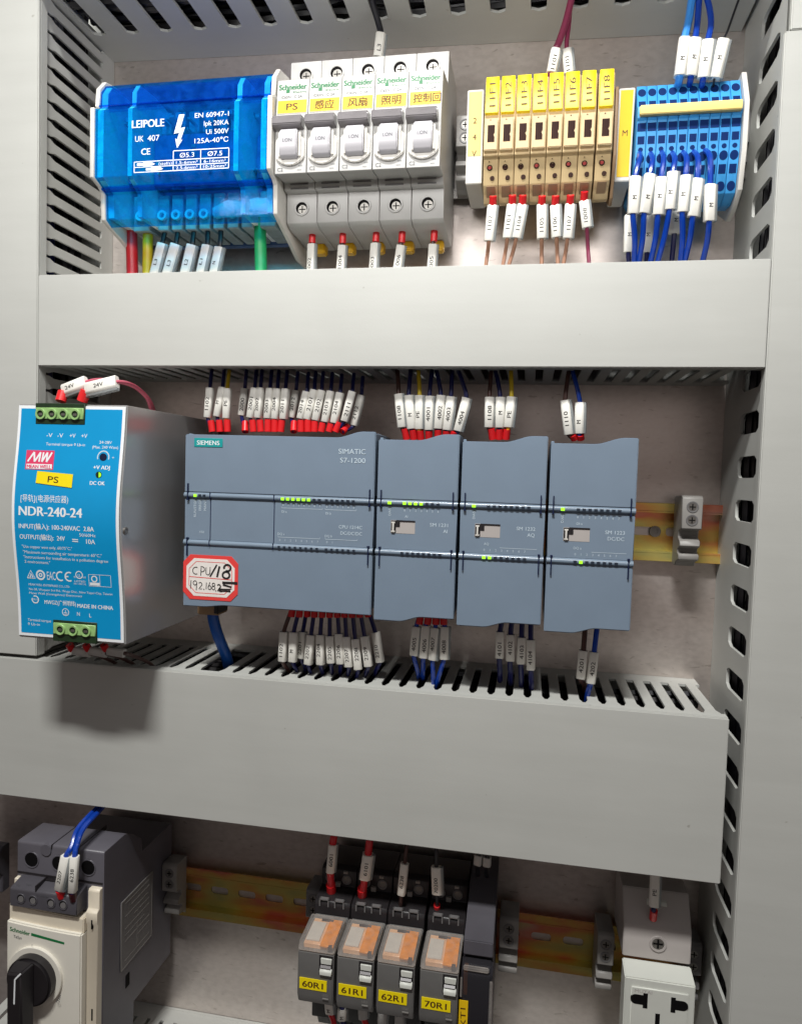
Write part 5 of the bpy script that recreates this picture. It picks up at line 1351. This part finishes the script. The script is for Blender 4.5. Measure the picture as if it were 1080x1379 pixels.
bb = B().box(X1_ + 0.05, X1_ + 0.5, -331.5, -287.4, 34, 70.5, 0.2, 1)
spp = part('rating_plate', bb, 'midgrey_plastic', t)
bb = B()
for k, (z0, z1, d0, d1) in enumerate(((-291, -290.6, 38, 66), (-295, -294.4, 38, 60), (-299, -298.6, 40, 66), (-303, -302.6, 38, 56), (-307, -306.4, 38, 66), (-311, -310.6, 44, 66), (-315, -314.4, 38, 66), (-319, -318.6, 38, 52), (-327, -326.6, 38, 66), (-327, -311, 52, 52.4), (-331.2, -330.6, 34.3, 70.2), (-288.2, -287.7, 34.3, 70.2), (-331, -288, 69.6, 70.2), (-331, -288, 34.3, 34.9))):
    bb.box(X1_ + 0.4, X1_ + 0.58, z0, z1, d0, d1)
part('plate_print', bb, 'grey_plastic', spp)
bb = B().box(X1_ - 0.3, X1_ + 0.3, -346, -338, 60, 64)
part('side_slot', bb, 'hole_dark', bd)
# cream front
CR = -43.2
bb = B().px(CR - 7.2, CR, [(80, -267.2), (90.5, -267.2), (91.5, -268.5), (91.5, -278.4), (93.6, -280), (93.6, -286), (92.6, -288), (92.6, -400), (80, -400)], 0.4, 1)
bb.px(X0_ + 0.3, X0_ + 3.0, [(80, -267.2), (91, -267.6), (92, -280), (92, -400), (80, -400)], 0.4, 1)
part('side_frame', bb, 'cream', t)
part('frame_slot', B().box(CR - 3.6, CR - 2.7, -289.5, -284, 92.4, 93.7).box(CR - 3.6, CR - 2.7, -345, -338, 92.0, 92.75), 'hole_dark', t)
xl, xr = X0_ + 0.3, -50.6
def bow(z0, sag, n=12):
    return [(xl + (xr - xl) * k / n, z0 - sag * (1 - (1 - k / n) ** 2) ) for k in range(n + 1)]
up1 = bow(-280.4, 2.6)
part('upper_band', B().pd(88.3, 95.0, [(xl, -292)] + up1 + [(xr, -292)], 0.5), 'cream', t)
up2 = bow(-289.4, 2.0)
fp = part('front_panel', B().pd(88.3, 97.2, [(xl, -400)] + up2 + [(xr, -400)], 0.8), 'cream_light', t)
bb = B().text('Schneider', -90.0, -294.6, 97.36, 2.6, 'c', ang=-5, w=13, fat=0.08)
bb.flat([(-82.6, -294.6), (-61.2, -297.0), (-61.2, -298.3), (-82.6, -296.2)], 97.36)
part('brand_print', bb, 'print_green', fp)
bb = B().text('TeSys', -91.5, -298.4, 97.36, 1.7, ang=-5).text('Test', -64.5, -331, 97.36, 1.8, ang=78).text('I', -80.5, -300.4, 99.3, 1.8)
part('panel_print', bb, 'print_grey', fp)
KX, KZ = -79.4, -319.6
part('knob_ring', B().ring(KX, KZ, 14.0, 17.4, 97.0, 99.0, 40), 'cream_light', t)
kb = part('knob', B().disc(KX, KZ, 14.3, 97.1, 104.5, 36, 1.2), 'black_plastic', t)
bb = B().solid([(KX - 7.4, KZ + 13.4, 104), (KX + 4.6, KZ + 13.6, 104), (KX + 4.4, KZ - 28, 104), (KX - 7.4, KZ - 28, 104)], [(KX - 7.2, KZ + 10.8, 112.4), (KX + 1.6, KZ + 11.4, 112.4), (KX + 2.6, KZ - 27, 112.4), (KX - 7.2, KZ - 27, 112.4)], 1.0, 3)
part('knob_grip', bb, 'black_plastic', kb)
bb = B().ink(((KX + 2.2, KZ + 12.2), (KX - 0.6, KZ + 9.2), (KX - 1.6, KZ + 8.0), (KX - 2.0, KZ - 6.4)), 0.9, 112.55)
part('pointer_mark', bb, 'print_white', kb)
bb = B().text('I', KX - 15.6, KZ - 8, 99.1, 2.2).text('ON', KX - 16.6, KZ - 14, 97.4, 2).text('O', KX + 15.6, KZ - 12, 99.1, 2)
part('knob_marks', bb, 'print_grey', fp)
# auxiliary contact block let into the front
ab = thing('contact_block', 'charcoal four-hole contact block set into the cream motor breaker', 'contact block', -72, -275, 88)
bb = B().px(-96.2, -53.0, [(84, -266.6), (86, -266.2), (97.4, -268.8), (98, -269.8), (98, -279.8), (84, -281.5)], 0.4, 1)
abb = part('body', bb, 'charcoal', ab)
for x in (-88.8, -81.0, -69.4, -61.6):
    part('contact_screw', B().disc(x + 0.2, -274.6, 1.8, 97.4, 98.5, 12), 'midgrey_plastic', abb)
    part('screw_rim', B().ring(x, -274.4, 2.3, 3.0, 97.6, 98.45, 18), 'charcoal', abb)
    part('contact_hole', B().disc(x, -274.4, 2.4, 97.6, 98.25, 16), 'hole_dark', abb)
bb = B().text('13', -92, -267.9, 96.4, 1.5).text('NO', -86, -267.8, 95, 1.5).text('14', -61, -268.8, 98.1, 1.3).text('13 14 53 54', -75, -271.0, 98.2, 1.2)
part('contact_marks', bb, 'print_grey', abb)
bb = B().box(-79.6, -78.9, -269, -265.6, 86.5, 98.15).box(-79.2, -70, -267.8, -266.3, 87.5, 90.2)
part('block_joint', bb, 'black_plastic', abb)
t = thing('terminal_block', 'dark grey terminal block just showing at the far left edge', 'terminal block', -170, -296)
part('body', B().px(-196, -151.5, [(30, -284), (36, -284), (41, -288), (41, -300), (37, -304), (37, -316), (30, -316)], 0.5), 'charcoal', t)
part('screw', B().ring(-154.5, -294, 1.6, 2.8, 40.5, 41.8), 'midgrey_plastic', t)

# ------------------------------------------------------------------ plug-in relays on black sockets
RX, RP, RW = 75.2, 22.5, 20.6
def relay_base():
    x0, x1 = RX - 1.0, RX + 21.0
    t = thing('relay_socket', '', 'relay socket', RX + 10.3, -316, 0, 'black relay sockets')
    part('body', B().px(x0, x1, [(8, -268), (34, -266), (38, -268), (38, -277.5), (52, -279.5), (53, -282), (53, -352), (44, -356), (38, -368), (8, -368)], 0.5, 1), 'black_plastic', t)
    for x in (x0 + 5.5, x0 + 16):
        c = part('terminal_collar', B().ring(x, -273.4, 2.1, 3.0, 37.8, 38.6, 14), 'midgrey_plastic', t)
        part('terminal_screw', B().disc(x, -273.4, 2.0, 37.8, 38.35, 12), 'screw_metal', c)
    bb = B()
    for x in (x0 + 3.0, x0 + 12.4):
        w, h, z, d = 6.0, 4.6, -282.6, 53.2
        bb.box(x, x + w, z + h - 0.7, z + h, 51, d + 0.2).box(x, x + 0.7, z, z + h, 51, d + 0.2).box(x + w - 0.7, x + w, z, z + h, 51, d + 0.2)
    part('clip_frame', bb, 'midgrey_plastic', t)
    bb = B().box(x0 + 5, x0 + 7, -269.4, -268.0, 36, 38.9).box(x0 + 14, x0 + 16.6, -269.4, -268.0, 36, 38.9).box(x0 + 9.2, x0 + 12.2, -279, -275, 37, 39.6)
    part('terminal_marks', bb, 'grey_plastic', t)
    return t
def relay():
    x0, x1 = RX, RX + RW
    t = thing('relay', '', 'plug-in relay', RX + 10.3, -300, 53, 'plug-in relays with clear tops')
    part('case', B().px(x0, x1, [(53.4, -290.2), (86, -291.6), (86, -316.4), (84, -322), (53.4, -330)], 0.5), 'relay_grey', t)
    part('coil', B().px(x0 + 2.2, x1 - 1.4, [(62, -290.1), (62, -287.5), (83, -288.6), (83, -291.4)], 0.3, 1), 'relay_peach', t)
    bb = B().px(x0 + 11.8, x1 - 1.2, [(62, -287.9), (62, -287.0), (84.2, -288.1), (84.2, -289.2)], 0.2, 1)
    part('armature', bb, 'relay_orange', t)
    bb = B().px(x0 + 2.8, x0 + 10.6, [(66, -287.5), (66, -286.9), (81, -287.7), (81, -288.3)])
    part('rating_card', bb, 'offwhite', t)
    bb = B().box(x1 - 4.0, x1 - 1.6, -290.4, -288.0, 82.6, 84.9, 0.2, 1).box(x0 + 7, x0 + 14, -287.4, -286.9, 62.6, 64.2)
    part('release_button', bb, 'window_brown', t)
    part('clear_top', B().px(x0 - 0.1, x1 + 0.1, [(60, -290.0), (61, -285.6), (84.6, -286.8), (86.4, -291.3)], 0.6), 'clear_cap', t)
    c = part('handle_recess', B().box(x0 + 12.4, x1 - 0.6, -303.0, -292.2, 84, 86.25), 'black_plastic', t)
    bb = B().box(x0 + 13.4, x1 - 1.0, -296.6, -293.4, 85, 87.0, 0.2, 1).px(x0 + 13.0, x1 - 0.8, [(86, -299.0), (87.8, -300.4), (87.8, -302.6), (86, -302.6)], 0.3, 1)
    part('release_handle', bb, 'socket_white', c)
    bb = B().px(x0 + 13.2, x1 - 1.4, [(86, -297.2), (87.4, -298.6), (86, -299)], 0.1, 1)
    part('handle_stem', bb, 'lockbar_grey', c)
    tg = part('tag', B().box(x0 + 1.3, x1 - 3.6, -312.8, -306.6, 86.0, 86.35), 'tag_yellow', t)
    part('status_mark', B().box(x0 + 14.6, x0 + 18.0, -317.4, -316.8, 85, 86.1).text('LED', x0 + 16.2, -314.8, 86.1, 1.4), 'grey_plastic', t)
    return t
rb0, r0 = relay_base(), relay()
names = ['60R1', '61R1', '62R1', '70R1']
roff = [0, RP, RP * 2, RP * 3 + 1.2]
bases = [rb0] + [dup(rb0, k) for k in roff[1:]]
shift(r0, 3.2)
relays = [r0] + [dup(r0, k) for k in roff[1:]]
for s_, bse, r, i in zip(names, bases, relays, range(4)):
    r['label'] = f'clear topped plug-in relay with yellow tag reading {s_}'
    bse['label'] = f'black relay socket behind the relay tagged {s_}'
    tgp = [k for k in r.children if k.name.split('.')[0] == 'tag'][0]
    part('lettering', B().text(s_, RX + roff[i] + 9.0, -306.5, 86.48, 3.5, w=11.8, fat=0.12), 'print_brown', tgp)
# timer with its clear hinged cover
t = thing('timer_relay', 'tall charcoal timer with clear cover and yellow tag reading 63KT1', 'timer relay', 174.5, -310)
part('body', B().px(166.0, 182.0, [(8, -262), (40, -262), (52, -270), (74, -276.4), (75, -284), (70, -286), (70, -372), (8, -372)], 0.5), 'charcoal', t)
part('clear_cover', B().px(165.6, 182.4, [(70.2, -286.6), (74, -286), (81, -289), (82, -293), (82, -344), (79, -350), (70.2, -352)], 1.2), 'smoked_cap', t)
part('cover_hinge', B().box(166.6, 180.4, -288.6, -286.2, 79.4, 81.6, 0.5), 'clear_cap', t)
part('inner_unit', B().box(169, 180, -340, -296, 70.1, 74, 0.6), 'black_plastic', t)
part('edge_highlight', B().box(181.0, 182.7, -343, -292, 81.6, 82.6, 0.3).box(165.4, 166.4, -303, -292, 81.6, 82.6, 0.3), 'clear_cap', t)  # pale strips added as the bright highlights along the cover's edges
part('amber_window', B().box(166.6, 168.8, -306, -292, 70.1, 76), 'relay_orange', t)
tg = part('tag', B().box(165.2, 170.0, -332, -304.5, 82.3, 82.7), 'tag_yellow_deep', t)
part('lettering', B().text('63KT1', 167.7, -317, 82.85, 2.9, ang=93, w=17), 'print_brown', tg)

# ------------------------------------------------------------------ socket outlet, bottom right
t = thing('socket_outlet', 'white universal socket outlet on the rail at bottom right', 'socket outlet', 272, -310)
x0, x1 = 253.6, 289.8
part('housing', B().px(x0, x1, [(8, -262), (20, -256), (36, -256), (47.4, -270.6), (48, -271.6), (48, -289.6), (8, -292)], 0.5), 'socket_grey', t)
bb = B().solid([(x0 - 0.2, -290.2, 48.0), (x1 + 0.2, -290.2, 48.0), (x1 + 0.2, -420, 48.0), (x0 - 0.2, -420, 48.0)][::1], [(x0 - 0.2, -292.6, 61), (x1 + 0.2, -292.6, 61), (x1 + 0.2, -420, 61), (x0 - 0.2, -420, 61)], 0.6)
fr = part('front', bb, 'socket_white', t)
ra = part('raised_face', B().box(x0 + 3, x1 - 3, -420, -296.6, 60.5, 62.0, 0.7, 3), 'socket_white', t)
part('screw_collar', B().ring(272.2, -279.8, 3.3, 4.6, 47.6, 48.8), 'socket_grey', t)
sc = part('screw', B().disc(272.2, -279.8, 3.3, 47.6, 48.5, 18), 'screw_metal', t)
part('cross_slot', B().box(269.6, 274.8, -280.3, -279.3, 48.3, 48.6).box(271.7, 272.7, -282.4, -277.2, 48.3, 48.63), 'hole_dark', sc)
part('entry_lip', B().px(266.5, 277.5, [(38, -259.4), (40.2, -260.4), (41.2, -262.4), (39, -262)], 0.2, 1), 'socket_white', t)
def prong(x, s_):
    pts = [(x - s_ * 3.9 + s_ * 3.2 * math.cos(math.radians(a)), -303.6 + 2.7 * math.sin(math.radians(a))) for a in range(90, 271, 15)] if s_ > 0 else None
    L = []
    r = 2.7
    cx = x
    for a in range(90, 271, 15):
        L.append((cx - s_ * 0 + s_ * (-3.2 + 0) + s_ * r * math.cos(math.radians(a)) , -303.6 + r * math.sin(math.radians(a))))
    L += [(cx + s_ * 0.6, -306.3), (cx + s_ * 0.6, -308.0), (cx + s_ * 3.0, -308.0), (cx + s_ * 3.0, -299.6), (cx + s_ * 0.6, -299.6), (cx + s_ * 0.6, -300.9)]
    return L
for x, s_ in ((262.6, 1), (280.6, -1)):
    part('socket_hole', B().pd(61.4, 62.12, prong(x, s_)), 'hole_dark', ra)
part('socket_hole', B().box(269.9, 272.3, -322, -310.0, 61.4, 62.12), 'hole_dark', ra)
part('embossed_print', B().text('MUTAI', 263.2, -298.8, 62.1, 1.9, w=9), 'socket_grey', ra)

# ------------------------------------------------------------------ wires with their marker sleeves
SLEEVES = {}
def sleeve_mesh(L, w, dim, clear, q=2.0):
    key = (round(L), round(w, 1), dim, clear, round(q, 1))
    if key not in SLEEVES:
        h, a = L / 2, w / 2
        c = a * 0.38
        xd = [(-a, -q * 0.75), (-a + c, -q), (a - c, -q), (a, -q * 0.75), (a, q * 0.6), (a - c, q), (-a + c, q), (-a, q * 0.6)]
        if clear:
            xd = [(x + a * 0.85, d * 0.92) for x, d in xd if True]
            xd = [(min(a * 1.42, max(a * 0.62, x)), d) for x, d in xd]
            xd = [(a * 0.64, -1.6), (a * 1.32, -1.5), (a * 1.45, -0.9), (a * 1.45, 0.5), (a * 1.3, 1.1), (a * 0.7, 1.35)]
        SLEEVES[key] = mesh('sleeve', B().pz(-h, h, xd, 0.15, 1), 'clear_sleeve' if clear else ('sleeve_dim' if dim else 'sleeve_white'), (0, 0, 0))
    return SLEEVES[key]
PRINTS = {}
def sleeve_print(txt):
    if txt not in PRINTS:
        w = {1: 1.8, 2: 3.6, 3: 5.6, 4: 7.6, 5: 9.0}[len(txt)]
        PRINTS[txt] = mesh('lettering', B().text(txt, -0.15, -0.8, 2.1, 2.2, ang=90, w=w, fat=0.03), 'print_black', (0, 0, 0))
    return PRINTS[txt]
def lerp(a, b, u):
    return tuple(a[i] + (b[i] - a[i]) * u for i in range(3))
for (txt, label, group, m, r, near, far, term, tail, ferr, sw) in WIRES:
    w = thing('cable' if not near else 'wire', label, 'cable' if not near else 'wire', term[0], term[1], term[2], group or None)
    path = [term]
    bend = None
    if ferr and ferr.startswith('bend'):
        bend = tuple(float(q) for q in ferr[5:].split(','))
        path.append(bend)
    if near:
        path += [near, lerp(near, far, 0.5), far]
    path += list(tail)
    part('insulation', B().tube(catmull(path, 5), r, 10 if r > 2 else 8), m, w)
    if not near:
        continue
    if ferr and not bend:
        big = ferr == 'ferrule_red2'
        Lf = math.dist(term, near)
        u = 0.92 if big else min(0.92, 7.0 / max(Lf, 0.1))
        e = lerp(term, near, u)
        e = (term[0] + (e[0] - term[0]) * (1.0 if big else 0.45), e[1], e[2])
        part('ferrule', B().tube([term, lerp(term, e, 0.5), e], max(r + 0.7, 2.05) + (0.7 if big else 0), 10), ferr, w)
    elif bend:
        part('ferrule', B().ring(term[0], term[1], 1.2, 2.0, term[2] - 0.6, term[2] + 0.9, 14), 'ferrule_red', w) if not label.startswith(('blue wire sleeved M, fourth', 'blue wire sleeved M, sixth')) else None
    a, c = Vector(P(*near)), Vector(P(*far))
    lo, hi = (a, c) if a.z < c.z else (c, a)
    L = (hi - lo).length / S
    up_ = (hi - lo).normalized()
    side_ = up_.cross(Vector((0, 1, 0))).normalized()
    if side_.x < 0: side_ = -side_
    fwd = side_.cross(up_).normalized()              # local y, away from the viewer
    fwd = up_.cross(side_)
    M = Matrix((side_, up_.cross(side_), up_)).transposed().to_4x4()
    M.translation = (lo + hi) / 2 - Vector(P(*term))
    s_ = link('marker_sleeve', sleeve_mesh(L, sw, txt == '', False, 2.0 if r < 1.8 else r + 0.7), w)
    s_.matrix_local = M @ Matrix.Rotation(math.radians(random.uniform(-16, 16)), 4, 'Z')
    if sw >= 4.9:
        link('clear_sleeve', sleeve_mesh(L, sw, False, True), s_)
    if txt:
        pr = link('lettering', sleeve_print(txt), s_)
        pr.location = (0, -(0 if r < 1.8 else r - 1.3) * S, random.uniform(-1.5, 1.0) * S)
